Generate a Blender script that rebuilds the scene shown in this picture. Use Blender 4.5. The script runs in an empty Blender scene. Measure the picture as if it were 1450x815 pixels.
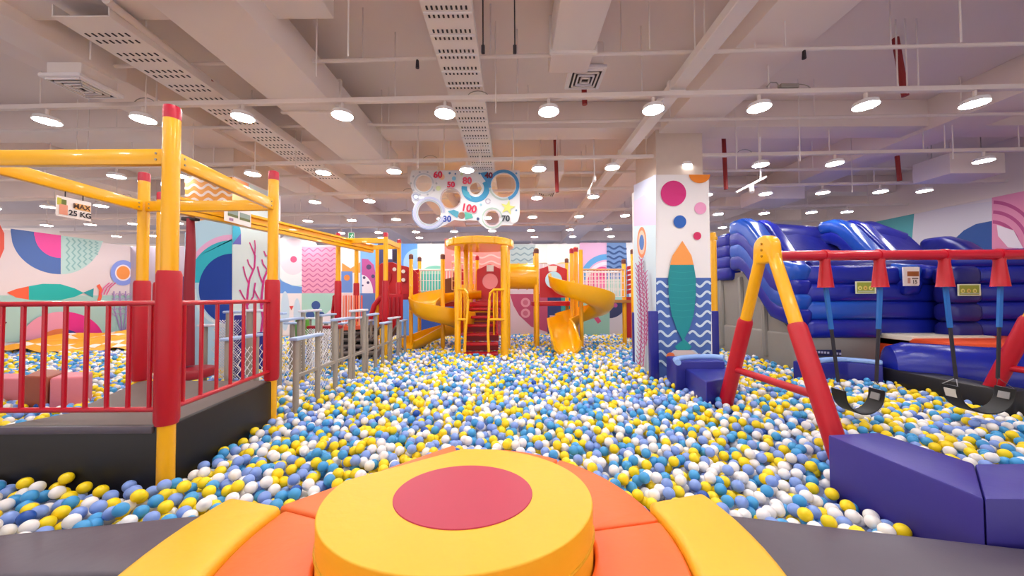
import bpy, bmesh, math, random
from mathutils import Vector, Matrix, Euler
random.seed(7)
C = bpy.context.scene.collection
SC = bpy.context.scene
PI = math.pi
# ------------------------------------------------------------------ camera
F = 500.0
CAM = Vector((0, 0, 1.75))
PITCH = math.atan(12.5 / F)
ROLL = -0.006
cd = bpy.data.cameras.new('camera'); cam = bpy.data.objects.new('camera', cd); C.objects.link(cam)
cd.sensor_fit = 'HORIZONTAL'; cd.sensor_width = 36; cd.lens = F / 1450 * 36
cd.clip_start = 0.02; cd.clip_end = 200
RM = Euler((PI / 2 + PITCH, 0, 0)).to_matrix() @ Matrix.Rotation(ROLL, 3, 'Z')
cam.matrix_world = Matrix.Translation(CAM) @ RM.to_4x4()
SC.camera = cam
# ------------------------------------------------------------------ world, exposure
w = bpy.data.worlds.new('world'); SC.world = w; w.use_nodes = True
w.node_tree.nodes['Background'].inputs[0].default_value = (1.0, 0.90, 0.86, 1)
w.node_tree.nodes['Background'].inputs[1].default_value = 1.85
SC.view_settings.view_transform = 'Standard'
SC.view_settings.look = 'None'
SC.view_settings.gamma = 1
SC.view_settings.use_curve_mapping = False
SC.view_settings.exposure = 0.0
LAMP_POWER = 96.0

# ------------------------------------------------------------------ where a photo point lies in the hall
def ray(px, py):
    return RM @ Vector(((px - 725) / F, (407.5 - py) / F, -1))
def PY(px, py, Y):
    r = ray(px, py); return CAM + r * (Y / r.y)
def PZ(px, py, z):
    r = ray(px, py); return CAM + r * ((z - CAM.z) / r.z)
def PX(px, py, X):
    r = ray(px, py); return CAM + r * (X / r.x)

# ------------------------------------------------------------------ materials
def srgb(h):
    h = h.lstrip('#'); v = [int(h[i:i + 2], 16) / 255 for i in (0, 2, 4)]
    return tuple(c / 12.92 if c <= .04045 else ((c + .055) / 1.055) ** 2.4 for c in v) + (1,)
MATS = {}
def mat(name, col, rough=.5, metal=0, noise=0.0, nscale=8, bump=0.0, bscale=40, coat=0, emis=0, alpha=1, spec=.5):
    if name in MATS: return MATS[name]
    m = bpy.data.materials.new(name); m.use_nodes = True; MATS[name] = m
    nt = m.node_tree; b = nt.nodes['Principled BSDF']
    c = srgb(col) if isinstance(col, str) else tuple(col) + ((1,) if len(col) == 3 else ())
    b.inputs['Base Color'].default_value = c
    b.inputs['Roughness'].default_value = rough; b.inputs['Metallic'].default_value = metal
    b.inputs['Coat Weight'].default_value = coat
    b.inputs['Specular IOR Level'].default_value = spec
    if emis:
        b.inputs['Emission Color'].default_value = c; b.inputs['Emission Strength'].default_value = emis
    if noise or bump:
        tc = nt.nodes.new('ShaderNodeTexCoord')
    if noise:
        n = nt.nodes.new('ShaderNodeTexNoise'); n.inputs['Scale'].default_value = nscale; n.inputs['Detail'].default_value = 3
        nt.links.new(tc.outputs['Object'], n.inputs['Vector'])
        mx = nt.nodes.new('ShaderNodeMix'); mx.data_type = 'RGBA'
        mx.inputs['A'].default_value = tuple(x * (1 - noise) for x in c[:3]) + (1,)
        mx.inputs['B'].default_value = tuple(min(1, x * (1 + noise)) for x in c[:3]) + (1,)
        nt.links.new(n.outputs['Fac'], mx.inputs['Factor']); nt.links.new(mx.outputs['Result'], b.inputs['Base Color'])
    if bump:
        n2 = nt.nodes.new('ShaderNodeTexNoise'); n2.inputs['Scale'].default_value = bscale; n2.inputs['Detail'].default_value = 2
        nt.links.new(tc.outputs['Object'], n2.inputs['Vector'])
        bp = nt.nodes.new('ShaderNodeBump'); bp.inputs['Strength'].default_value = bump; bp.inputs['Distance'].default_value = .01
        nt.links.new(n2.outputs['Fac'], bp.inputs['Height']); nt.links.new(bp.outputs['Normal'], b.inputs['Normal'])
    return m
YEL = mat('yellow_steel', '#F8B400', .3, coat=.3)
YELP = mat('yellow_plastic', '#FFB800', .28, noise=.05, coat=.4)
YELV = mat('yellow_vinyl', '#EEB628', .42, noise=.03, nscale=5, bump=.15, bscale=25)
ORGV = mat('orange_vinyl', '#F56C2A', .42, noise=.04, nscale=5, bump=.15, bscale=25)
ORGD = mat('dark_orange_vinyl', '#E4743A', .45, noise=.05)
CRIM = mat('crimson_vinyl', '#B82446', .42, noise=.05, nscale=4)
RED = mat('red_steel', '#BE0A26', .3, coat=.3)
REDF = mat('red_foam', '#BA0620', .42, noise=.05, bump=.1)
REDP = mat('red_plastic', '#BC0C20', .35)
CAPR = mat('crimson_cap', '#B81432', .35)
BLK = mat('black_vinyl', '#141114', .45, noise=.1, nscale=3)
GRV = mat('slate_vinyl', '#544C58', .40, noise=.08, nscale=2.5, bump=.2, bscale=12)
NAVY = mat('navy_vinyl', '#22268A', .42, noise=.05, bump=.12)
PURP = mat('violet_vinyl', '#352D8A', .42, noise=.06, nscale=3, bump=.12, bscale=14)
LBLV = mat('light_blue_vinyl', '#8FB2EA', .5)
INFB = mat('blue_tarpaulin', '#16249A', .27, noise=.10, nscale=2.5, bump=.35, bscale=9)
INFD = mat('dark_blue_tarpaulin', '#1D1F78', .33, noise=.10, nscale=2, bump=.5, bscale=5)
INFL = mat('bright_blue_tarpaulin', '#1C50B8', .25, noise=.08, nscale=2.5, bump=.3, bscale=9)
GRYT = mat('grey_tarpaulin', '#8F8C88', .5, noise=.10, nscale=2, bump=.5, bscale=6)
CREAM = mat('cream_tarpaulin', '#E9DCC8', .5)
ORGT = mat('orange_tarpaulin', '#F0541E', .45, noise=.06)
CEIL = mat('ceiling_paint', '#ECDDD5', .9, noise=.05, nscale=.8)
DUCT = mat('duct_paint', '#EDE2DB', .7, noise=.03, nscale=2)
TRAY = mat('painted_metal', '#EFE6DF', .55)
PIPE = mat('pipe_paint', '#EADDD5', .6)
DARK = mat('dark_slot', '#3A3336', .8)
RPIPE = mat('red_pipe', '#8E1E1E', .5)
WALL = mat('wall_paint', '#E2D6DA', .7)
WHT = mat('white_paint', '#F1ECEC', .6)
CONC = mat('column_paint', '#DCCBBE', .85, noise=.04)
FLR = mat('floor_mat', '#7C86A8', .8, noise=.1)
DECK = mat('grey_deck', '#6A5C58', .6, noise=.12, nscale=3)
POSTG = mat('grey_post', '#978E84', .45, noise=.05)
BARW = mat('pale_board', '#D9DCEA', .4)
BARL = mat('light_blue_board', '#A9C0E4', .4)
NETM = mat('white_net', '#E8E6EA', .7)
RUB = mat('black_rubber', '#0B0A0C', .5)
STRB = mat('blue_strap_sleeve', '#1C66B4', .45)
STRK = mat('black_strap', '#26242C', .6)
STEEL = mat('bright_steel', '#BFC0C4', .3, metal=1)
WOOD = mat('brown_board', '#B47B3A', .5, noise=.15)
PINKB = mat('pink_vinyl', '#E07F8C', .5, noise=.04)
BRNB = mat('brown_vinyl', '#A6523A', .5, noise=.04)
DRAPE = mat('orange_drape', '#F6A620', .6, noise=.15, nscale=4)
DRAPEW = mat('pale_drape_stripe', '#EFE3DC', .6)
ACRY = mat('white_acrylic', '#E9EAEE', .3, coat=.5)
def col(h, rough=.6): return mat('paint_' + h.lstrip('#').lower(), h, rough)

# ------------------------------------------------------------------ mesh builder
class M:
    def __init__(s): s.v = []; s.f = []; s.mi = []; s.mats = []; s.cur = 0
    def m(s, material):
        if material not in s.mats: s.mats.append(material)
        s.cur = s.mats.index(material); return s
    def add(s, vs, fs):
        o = len(s.v); s.v += [tuple(p) for p in vs]
        for f in fs: s.f.append(tuple(i + o for i in f)); s.mi.append(s.cur)
        return s
    def box(s, c, d, rz=0, rx=0, ry=0):
        R = Euler((rx, ry, rz)).to_matrix(); c = Vector(c)
        vs = [c + R @ Vector((x * d[0] / 2, y * d[1] / 2, z * d[2] / 2)) for x in (-1, 1) for y in (-1, 1) for z in (-1, 1)]
        return s.add(vs, [(0, 1, 3, 2), (4, 6, 7, 5), (0, 4, 5, 1), (2, 3, 7, 6), (0, 2, 6, 4), (1, 5, 7, 3)])
    def bar(s, a, b, w, h, up=(0, 0, 1)):            # rectangular bar from a to b
        a = Vector(a); b = Vector(b); t = (b - a).normalized(); u = Vector(up)
        sd = t.cross(u).normalized() * w / 2; u = sd.cross(t).normalized() * h / 2
        vs = [p + x * sd + y * u for p in (a, b) for x, y in ((-1, -1), (1, -1), (1, 1), (-1, 1))]
        return s.add(vs, [(0, 1, 2, 3), (7, 6, 5, 4), (0, 4, 5, 1), (1, 5, 6, 2), (2, 6, 7, 3), (3, 7, 4, 0)])
    def sweep(s, prof, path, closed=True, caps=True, ups=None, scales=None):
        path = [Vector(p) for p in path]; n = len(prof); rings = []
        for i, p in enumerate(path):
            t = (path[min(i + 1, len(path) - 1)] - path[max(i - 1, 0)]).normalized()
            u = Vector(ups[i]) if ups else Vector((0, 0, 1))
            if abs(t.dot(u)) > .98: u = Vector((0, 1, 0))
            sd = t.cross(u).normalized(); uu = sd.cross(t).normalized()
            k = scales[i] if scales else 1
            rings.append([p + sd * x * k + uu * y * k for x, y in prof])
        vs = [q for r in rings for q in r]; fs = []
        m = n if closed else n - 1
        for i in range(len(path) - 1):
            for j in range(m):
                k2 = (j + 1) % n
                fs.append((i * n + j, i * n + k2, (i + 1) * n + k2, (i + 1) * n + j))
        if caps and closed:
            fs.append(tuple(range(n))[::-1]); fs.append(tuple((len(path) - 1) * n + j for j in range(n)))
        return s.add(vs, fs)
    def tube(s, path, r, n=12, scales=None):
        return s.sweep([(r * math.cos(2 * PI * k / n), r * math.sin(2 * PI * k / n)) for k in range(n)], path, scales=scales)
    def cyl(s, a, b, r, r2=None, n=16):
        r2 = r if r2 is None else r2
        return s.tube([a, b], 1, n, scales=[r, r2])
    def prism(s, poly, z0, z1):
        n = len(poly); vs = [(x, y, z0) for x, y in poly] + [(x, y, z1) for x, y in poly]
        return s.add(vs, [tuple(range(n))[::-1], tuple(range(n, 2 * n))] + [(i, (i + 1) % n, n + (i + 1) % n, n + i) for i in range(n)])
    def slab(s, pts, th, nrm=None):                  # planar polygon given thickness along its normal
        pts = [Vector(p) for p in pts]; nr = Vector(nrm) if nrm else (pts[1] - pts[0]).cross(pts[2] - pts[0]).normalized()
        n = len(pts); vs = pts + [p + nr * th for p in pts]
        return s.add(vs, [tuple(range(n))[::-1], tuple(range(n, 2 * n))] + [(i, (i + 1) % n, n + (i + 1) % n, n + i) for i in range(n)])
    def lathe(s, prof, c, n=32, sx=1, sy=1):
        c = Vector(c); vs = []; fs = []
        for r, z in prof:
            for k in range(n): a = 2 * PI * k / n; vs.append(c + Vector((r * sx * math.cos(a), r * sy * math.sin(a), z)))
        for i in range(len(prof) - 1):
            for k in range(n): fs.append((i * n + k, i * n + (k + 1) % n, (i + 1) * n + (k + 1) % n, (i + 1) * n + k))
        fs.append(tuple(range(n))[::-1]); fs.append(tuple((len(prof) - 1) * n + k for k in range(n)))
        return s.add(vs, fs)
    def flat(s, pts): return s.add(pts, [tuple(range(len(pts)))])
    def build(s, name, material=None, parent=None, bevel=0, bseg=2, horiz=False, ang=35):
        me = bpy.data.meshes.new(name); me.from_pydata(s.v, [], s.f)
        if material: me.materials.append(material)
        else:
            for q in s.mats: me.materials.append(q)
            me.polygons.foreach_set('material_index', s.mi)
        me.update()
        bm = bmesh.new(); bm.from_mesh(me)
        bmesh.ops.recalc_face_normals(bm, faces=bm.faces)
        if bevel:
            es = [e for e in bm.edges if len(e.link_faces) == 2 and e.calc_face_angle(0) > .6]
            if horiz: es = [e for e in es if abs(e.verts[0].co.z - e.verts[1].co.z) < 1e-4]
            bmesh.ops.bevel(bm, geom=es, offset=bevel, segments=bseg, profile=.5, affect='EDGES', clamp_overlap=True)
        bm.to_mesh(me); bm.free()
        me.polygons.foreach_set('use_smooth', [True] * len(me.polygons))
        me.set_sharp_from_angle(angle=math.radians(ang))
        me.update()
        o = bpy.data.objects.new(name, me); C.objects.link(o)
        if parent: o.parent = parent
        return o
def tag(o, label=None, cat=None, group=None, kind=None):
    if label: o['label'] = label
    if cat: o['category'] = cat
    if group: o['group'] = group
    if kind: o['kind'] = kind
    return o
def thing(name, label, cat, group=None, loc=None):
    o = bpy.data.objects.new(name, None); C.objects.link(o); o.empty_display_size = .1
    if loc is not None: o.location = loc
    return tag(o, label, cat, group)
def base_at(root, loc):                               # move an Empty to the thing's base, keep the parts where they are
    loc = Vector(loc); root.location = loc
    for ch in root.children: ch.matrix_parent_inverse = Matrix.Translation(-loc)
def struct(o): o['kind'] = 'structure'; return o
def copy_tree(o, parent=None):
    c = o.copy(); C.objects.link(c); c.parent = parent
    for ch in o.children: copy_tree(ch, c)
    return c
def text_mesh(mb, s, size, org, u, v, off=0, align='CENTER', bold=0.0):
    cu = bpy.data.curves.new('t', 'FONT'); cu.body = s; cu.size = size; cu.align_x = align; cu.align_y = 'CENTER'; cu.offset = bold
    o = bpy.data.objects.new('t', cu); C.objects.link(o)
    bpy.context.view_layer.update()
    me = bpy.data.meshes.new_from_object(o.evaluated_get(bpy.context.evaluated_depsgraph_get()))
    u = Vector(u).normalized(); v = Vector(v).normalized(); n = u.cross(v); org = Vector(org)
    mb.add([org + u * p.co.x + v * p.co.y + n * off for p in me.vertices], [tuple(f.vertices) for f in me.polygons])
    bpy.data.objects.remove(o); bpy.data.curves.remove(cu); bpy.data.meshes.remove(me)
def circ(cx, cy, rx, ry=None, a0=0, a1=360, n=28):
    ry = rx if ry is None else ry
    full = abs(a1 - a0) >= 360
    m = n if full else n + 1
    return [(cx + rx * math.cos(math.radians(a0 + (a1 - a0) * k / n)), cy - ry * math.sin(math.radians(a0 + (a1 - a0) * k / n))) for k in range(m)]
class Print:                                          # flat print laid on a wall or panel
    def __init__(s, fn, nrm, step=.0012): s.fn = fn; s.n = Vector(nrm); s.k = 1; s.step = step; s.mb = M()
    def poly(s, pts, c):
        s.mb.m(c if not isinstance(c, str) else col(c)); s.mb.flat([s.fn(x, y) + s.n * s.k * s.step for x, y in pts]); s.k += 1
    def rect(s, x0, y0, x1, y1, c): s.poly([(x0, y0), (x1, y0), (x1, y1), (x0, y1)], c)
    def circle(s, cx, cy, r, c, ry=None, a0=0, a1=360, pie=False):
        p = circ(cx, cy, r, ry, a0, a1)
        if pie: p.append((cx, cy))
        s.poly(p, c)
    def ribbon(s, pts, w, c):
        s.mb.m(c if not isinstance(c, str) else col(c)); vs = []; fs = []
        for i, (x, y) in enumerate(pts):
            x0, y0 = pts[max(i - 1, 0)]; x1, y1 = pts[min(i + 1, len(pts) - 1)]
            dx, dy = x1 - x0, y1 - y0; L = math.hypot(dx, dy) or 1; ww = w[i] if isinstance(w, (list, tuple)) else w
            for sg in (-1, 1): vs.append(s.fn(x - dy / L * ww / 2 * sg, y + dx / L * ww / 2 * sg) + s.n * s.k * s.step)
        for i in range(len(pts) - 1): fs.append((2 * i, 2 * i + 1, 2 * i + 3, 2 * i + 2))
        s.mb.add(vs, fs); s.k += 1
    def wave(s, x0, x1, y, amp, wl, w, c, zig=False, ph=0, n=8):
        m = max(4, int(round(abs(x1 - x0) / wl * (8 if zig else n)))); pts = []
        for i in range(m + 1):
            x = x0 + (x1 - x0) * i / m
            a = (x / wl + ph) % 1
            pts.append((x, y + amp * ((abs(a * 2 - 1) * 2 - 1) if zig else math.sin(2 * PI * a))))
        s.ribbon(pts, w, c)
    def arc(s, cx, cy, r, w, c, a0, a1, ry=None): s.ribbon(circ(cx, cy, r, ry, a0, a1, 20), w, c)
    def build(s, name, parent): return s.mb.build(name, None, parent)
BALLZ = .55
# ------------------------------------------------------------------ the hall
struct(M().box((0, 8, -.05), (46, 36, .1)).build('floor', FLR))
SLAB = 4.85
struct(M().box((0, 8, SLAB + .1), (46, 36, .2)).build('ceiling', CEIL))
WY, WX, WR = 12.0, -13.0, 10.0
wb = struct(M().box(((WX + WR) / 2, WY + .08, 1.775), (WR - WX, .16, 3.55)).build('wall_back', WALL))
wl = struct(M().box((WX - .08, 3, 1.775), (.16, 18.2, 3.55)).build('wall_left', WALL))
wr = struct(M().box((WR + .08, 3, 1.875), (.16, 18.2, 3.75)).build('wall_right', WALL))
struct(M().box((WR + .08, 3, 4.3), (.2, 18.2, 1.1)).build('trim_19', CEIL))
struct(M().box((0, 25.9, 2.425), (46, .2, 4.85)).build('wall_far', CEIL))
# structural beams under the slab
BZ = 4.42
for i, y in enumerate((2.4, 5.75, 9.3, 12.9, 17)):
    struct(M().box((0, y, (BZ + SLAB) / 2), (46, .42, SLAB - BZ)).build('trim_%d' % (i + 1), CEIL, bevel=.01))
for i, x in enumerate((-9.6, -5.0, 2.75, 7.0)):
    struct(M().box((x, 8, (BZ - .06 + SLAB) / 2), (.75, 36, SLAB - BZ + .06)).build('trim_%d' % (i + 6), CEIL, bevel=.01))
# ------------------------------------------------------------------ downlights on their rails
LENS = bpy.data.materials.new('lamp_lens'); LENS.use_nodes = True
_b = LENS.node_tree.nodes['Principled BSDF']; _b.inputs['Base Color'].default_value = (1, 1, 1, 1)
_b.inputs['Emission Color'].default_value = (1, .97, .94, 1); _b.inputs['Emission Strength'].default_value = LAMP_POWER
LZ = 3.85
def make_lamp():
    r = thing('ceiling_downlight', '', 'lamp', 'round downlights hung in rows under the ceiling')
    M().lathe([(.080, .06), (.108, .045), (.116, .0), (.112, .0), (.110, .004)], (0, 0, 0), 20).build('housing', WHT, r)
    M().lathe([(.111, -.003), (.111, .002)], (0, 0, 0), 20).build('lens', LENS, r)
    M().cyl((0, 0, .06), (0, 0, .145), .02, n=8).build('stem', PIPE, r)
    return r
ORD = ['first', 'second', 'third', 'fourth', 'fifth', 'sixth', 'seventh', 'eighth', 'ninth', 'tenth', 'eleventh', 'twelfth', 'thirteenth', 'fourteenth', 'fifteenth', 'sixteenth', 'seventeenth', 'eighteenth', 'nineteenth', 'twentieth']
rows = [
    ('nearest', lambda x: 172 - .0190 * (x - 67), [67, 203, 344, 485, 630, 777, 925, 1075, 1226, 1380]),
    ('second nearest', lambda x: 250 - .0179 * (x - 165), [-40, 62, 165, 252, 358, 458, 558, 661, 763, 867, 970, 1077, 1182, 1393]),
    ('third nearest', lambda x: 293 - .0183 * (x - 68), [-10, 68, 143, 218, 293, 370, 446, 523, 600, 678, 760, 840, 920, 1000, 1084, 1165, 1247, 1309]),
    ('fourth nearest', lambda x: 318 - .0168 * (x - 128), [66, 128, 189, 252, 313, 375, 436, 498, 561, 625, 690, 754, 820, 885, 950, 1017, 1082, 1149, 1199]),
    ('farthest', lambda x: 330 - .0145 * (x - 483), [165, 218, 271, 324, 377, 430, 483, 536, 589, 643, 697, 752, 807, 861, 915, 970, 1023, 1076])]
lamp0 = make_lamp(); used = False
PIPES = []
for nm, fy, xs in rows:
    ps = [PZ(x, fy(x), LZ) for x in xs]
    for i, p in enumerate(ps):
        o = copy_tree(lamp0) if used else lamp0; used = True
        o.location = p
        vis = [x for x in xs if x > 0]
        o['label'] = ('downlight cut by the left edge in the %s row of ceiling lights' % nm) if xs[i] <= 0 else '%s round downlight from the left in the %s row of ceiling lights' % (ORD[vis.index(xs[i])], nm)
    PIPES.append((nm, ps[0], ps[-1]))
d0 = PIPES[0]
for dy in (1.75, 3.6):                            # the same rows go on over the photographer
    for i in range(10):
        o = copy_tree(lamp0); p = d0[1].lerp(d0[2], i / 9); o.location = p + Vector((0, -dy, 0))
        o['label'] = 'downlight of the rows over the platform, outside the photograph'; o['group'] = 'downlights over the platform behind the photograph'
for k_, yy in enumerate((12.4, 14.2, 16.0, 18.0)):     # rows beyond the mural wall
    for i in range(14):
        o = copy_tree(lamp0); o.location = (-10 + i * 1.35, yy, LZ); o['label'] = 'downlight of the rows beyond the mural wall, mostly hidden'; o['group'] = 'downlights beyond the mural wall'
DUCTS = [(-2.82, -2.05, 1.6, 6.55), (-2.1, -1.4, 6.9, 11.2), (-4.75, -4.25, 2.1, 4.0), (.4, .9, 1.4, 4.3), (.5, 1.05, 6.6, 8.2), (-.75, -.3, 1.2, 8.8), (1.75, 2.05, 1.3, 12), (7.8, 9.0, 6.2, 7.0), (-4.8, -1.6, 2.7, 3.2)]
def clear(x, y): return not any(a_ < x < b_ and c_ < y < d_ for a_, b_, c_, d_ in DUCTS)
for nm, a, b in PIPES:
    r = thing('lighting_rail', 'long pale conduit rail carrying the %s row of downlights' % nm, 'rail', 'conduit rails carrying the downlights')
    t = (b - a).normalized(); a2 = a - t * 2.0; b2 = b + t * 2.5; up = Vector((0, 0, .175))
    M().bar(a2 + up, b2 + up, .06, .055).build('channel', PIPE, r, bevel=.006, bseg=1)
    n = int((b2 - a2).length / 1.5)
    first = None
    for cq_ in (.21, .47, .71):
        pc = a2.lerp(b2, cq_) + Vector((0, 0, .19)); M().tube([pc + Vector((.12 * math.cos(PI * j / 8), 0, .07 * math.sin(PI * j / 8))) for j in range(9)], .005, 6).build('cable_loop', POSTG, r)
    for k in range(n + 1):
        p = a2.lerp(b2, (k + .3) / (n + .6)); L = SLAB - p.z - .2
        if not clear(p.x, p.y): continue
        if first is None:
            first = M().cyl((0, 0, 0), (0, 0, L), .008, n=6).build('hanger_rod', DUCT, r); first.location = p + Vector((0, .04, .2)); first['kind0'] = 1; del first['kind0']
        else:
            h = first.copy(); C.objects.link(h); h.parent = r; h.location = p + Vector((0, .04, .2))
# ------------------------------------------------------------------ ducts, tray, trunking
def grille(parent, c, s, n=4):
    f = M(); f.box((c[0], c[1], c[2] + .02), (s, s, .04)); g = f.build('diffuser', WHT, parent, bevel=.008, bseg=1)
    for k in range(n):
        q = s * (.82 - .2 * k) / 2; m = M(); t = .016
        for sx, sy, lx, ly in ((0, 1, 2 * q, t), (0, -1, 2 * q, t), (1, 0, t, 2 * q), (-1, 0, t, 2 * q)):
            m.box((c[0] + sx * q, c[1] + sy * q, c[2] - .004 - .004 * k), (lx, ly, .02), rx=0)
        m.build('vane', TRAY if k % 2 else WHT, g)
    M().box((c[0], c[1], c[2] - .0015), (s * .84, s * .84, .003)).build('dark_opening', DARK, g)
# big duct: sweeps away to the upper left
def duct(name, label, x0, x1, z0, z1, y0, y1, seams=(), m=DUCT):
    r = thing(name, label, 'duct')
    M().box(((x0 + x1) / 2, (y0 + y1) / 2, (z0 + z1) / 2), (x1 - x0, y1 - y0, z1 - z0)).build('duct_run', m, r, bevel=.015)
    for y in (y0 + .3, y1 - .3):
        for x in (x0 + .03, x1 - .03): M().cyl((x, y, z1 - .01), (x, y, SLAB), .007, n=6).build('hanger_rod', DUCT, r)
    for y in seams:
        M().box(((x0 + x1) / 2, y, (z0 + z1) / 2), (x1 - x0 + .05, .04, z1 - z0 + .05)).build('flange', TRAY, r, bevel=.006, bseg=1)
    return r
t = 4.05 - 1.75
duct('air_duct', 'wide square air duct running back from the top left of the ceiling', -1.2 * t - .05, -.92 * t, 4.05, 4.42, 1.6, 6.55, (2.6, 4.3, 6.0))
duct('air_duct', 'narrow second air duct beyond the wide one, ending above the scoreboard', -2.05, -1.45, 4.0, 4.35, 6.9, 11.2, (8.0, 9.6))
dd = duct('air_duct', 'short duct with square diffuser near the top left corner', -4.72, -4.3, 4.16, 4.5, 2.2, 3.9)
p = PY(118, 122, 3.7); M().box((p.x, 3.7, (p.z + 4.5) / 2), (.36, .34, 4.5 - p.z)).build('drop_box', DUCT, dd, bevel=.02); grille(dd, (p.x, 3.7, p.z - .02), .42)
duct('air_duct', 'broad cross duct along the top left edge of the photograph', -4.8, -1.6, 4.28, 4.62, 2.75, 3.15)
dd = duct('air_duct', 'short central air duct ending in a square ceiling diffuser', .42, .86, 4.25, 4.6, 1.4, 3.9, (2.4, 3.55))
p = PY(828, 112, 4.05); M().box((p.x, 4.05, (p.z + 4.6) / 2 + .03), (.36, .36, 4.6 - p.z - .06)).build('drop_box', DUCT, dd, bevel=.02); grille(dd, (p.x, 4.05, p.z), .42)
dd = duct('air_duct', 'small drop duct with diffuser over the right slide', .55, 1.0, 4.1, 4.42, 6.6, 8.2)
grille(dd, (.78, 7.9, 4.05), .42)
dd = duct('air_duct', 'pale duct box hanging over the inflatable slide', 7.9, 8.9, 3.92, 4.3, 6.3, 6.9)
dd = duct('air_duct', 'rounded pale duct seen behind the inflatable top', 5.8, 6.7, 3.95, 4.3, 8.0, 8.9)
# perforated cable tray
r = thing('cable_tray', 'white perforated cable tray running back over the scoreboard', 'tray')
tz = 4.12; tt = tz - 1.75; xa, xb = -.305 * tt, -.135 * tt
M().box(((xa + xb) / 2, 5.0, tz), (xb - xa, 7.6, .012)).build('tray_pan', TRAY, r)
for x in (xa, xb): M().box((x, 5.0, tz + .05), (.012, 7.6, .11)).build('side_rail', TRAY, r)
sl = M()
for i in range(62):
    y = 1.55 + i * .085
    for k in range(9):
        if (i % 3) == 2: continue
        x = xa + (xb - xa) * (k + 1) / 10
        sl.box((x, y, tz - .008), (.016, .038, .006))
tag(sl.build('perforations', DARK, r), kind='stuff')
rb = M().box(((xa + xb) / 2, 0, tz - .012), (xb - xa, .02, .01)).build('cross_rib', WHT, r); rb.location.y = 1.6
for i in range(1, 26):
    c = rb.copy(); C.objects.link(c); c.parent = r; c.location.y = 1.6 + i * .255
# second tray, at the left
r = thing('cable_tray', 'second perforated cable tray at the upper left behind the air ducts', 'tray')
xa, xb = -1.62 * tt, -1.42 * tt
M().box(((xa + xb) / 2, 5.6, tz), (xb - xa, 5.4, .012)).build('tray_pan', TRAY, r)
for x in (xa, xb): M().box((x, 5.6, tz + .05), (.012, 5.4, .11)).build('side_rail', TRAY, r)
sl = M()
for i in range(46):
    if i % 3 == 2: continue
    for k in range(7): sl.box((xa + (xb - xa) * (k + 1) / 8, 3.1 + i * .085, tz - .008), (.016, .038, .006))
tag(sl.build('perforations', DARK, r), kind='stuff')
for y in (3.2, 5.6, 8.0):
    for x in (xa, xb): M().cyl((x, y, tz + .1), (x, y, BZ), .007, n=6).build('hanger_rod', DUCT, r)
# slanted trunking at the right
r = thing('cable_trunking', 'white closed cable trunking running back right of the column', 'trunking')
zt = 4.1; t = zt - 1.75
M().box((.81 * t, 6.6, zt + .05), (.17, 10.6, .1)).build('trunk_run', TRAY, r, bevel=.006, bseg=1)
for y in (2.2, 4.0, 5.9, 7.8, 9.6): M().box((.81 * t, y, zt + .05), (.2, .06, .13)).build('joint_bracket', DUCT, r, bevel=.006, bseg=1)
# thin sprinkler lines across and red drops
def xpipe(label, p0, p1, rr, m=PIPE, drops=()):
    r = thing('sprinkler_pipe', label, 'pipe', 'pipes crossing under the slab')
    M().cyl(p0, p1, rr, n=8).build('pipe_run', m, r)
    for k in range(9):
        q = Vector(p0).lerp(Vector(p1), (k + .5) / 9)
        if clear(q.x, q.y): M().cyl(q, (q.x, q.y, SLAB), .007, n=6).build('hanger_rod', DUCT, r)
    for q in drops: M().cyl(q, (q[0], q[1], q[2] - .10), .014, .020, n=8).build('sprinkler_head', DARK, r)
a = PZ(480, 86, 4.28); b = PZ(1450, 62, 4.28); dirv = (b - a)
xpipe('thin pale pipe crossing nearest the photographer above the lights', tuple(a - dirv * .45), tuple(b + dirv * .3), .02, PIPE, [tuple(a.lerp(b, .12)), tuple(a.lerp(b, .69))])
xpipe('thin pale pipe crossing between the first two rows of lights', (-9, 5.3, 4.3), (9.5, 4.9, 4.3), .025)
xpipe('thin pale pipe crossing behind the second row of lights', (-11, 7.4, 4.28), (9.5, 7.0, 4.28), .03)
xpipe('thin pale pipe crossing in front of the far beams', (-11, 10.3, 4.2), (9.5, 9.9, 4.2), .03)
r = thing('sprinkler_pipe', 'long pale pipe with red coupling running back at top left', 'pipe')
a = PZ(150, 0, 4.2); b = PZ(305, 122, 4.2); M().cyl(a, b, .032, n=12).build('pipe_run', PIPE, r)
M().cyl(a.lerp(b, .90), a.lerp(b, .935), .045, n=12).build('coupling', RPIPE, r)
for px0, py0, px1, py1, Y, lb in ((1268, 62, 1282, 136, 4.2, 'dark red drop pipe at the upper right of the ceiling'), (826, 125, 828, 148, 4.6, 'short dark red pipe below the central square diffuser'), (786, 238, 789, 272, 6.3, 'dark red drop pipe behind the second light row, right of scoreboard'), (1025, 232, 1028, 268, 6.3, 'dark red drop pipe just right of the mural column'), (1268, 230, 1274, 256, 6.6, 'dark red drop pipe above the inflatable'), (400, 140, 401, 156, 5.0, 'short dark red pipe beside the wide duct')):
    a = PY(px0, py0, Y); b = PY(px1, py1, Y); a.z = max(a.z, SLAB - .45) if py0 < 140 else SLAB; a.z = SLAB
    tag(M().cyl((a.x, Y, a.z), b, .035, n=10).build('drop_pipe', RPIPE), lb, 'pipe')
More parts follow.
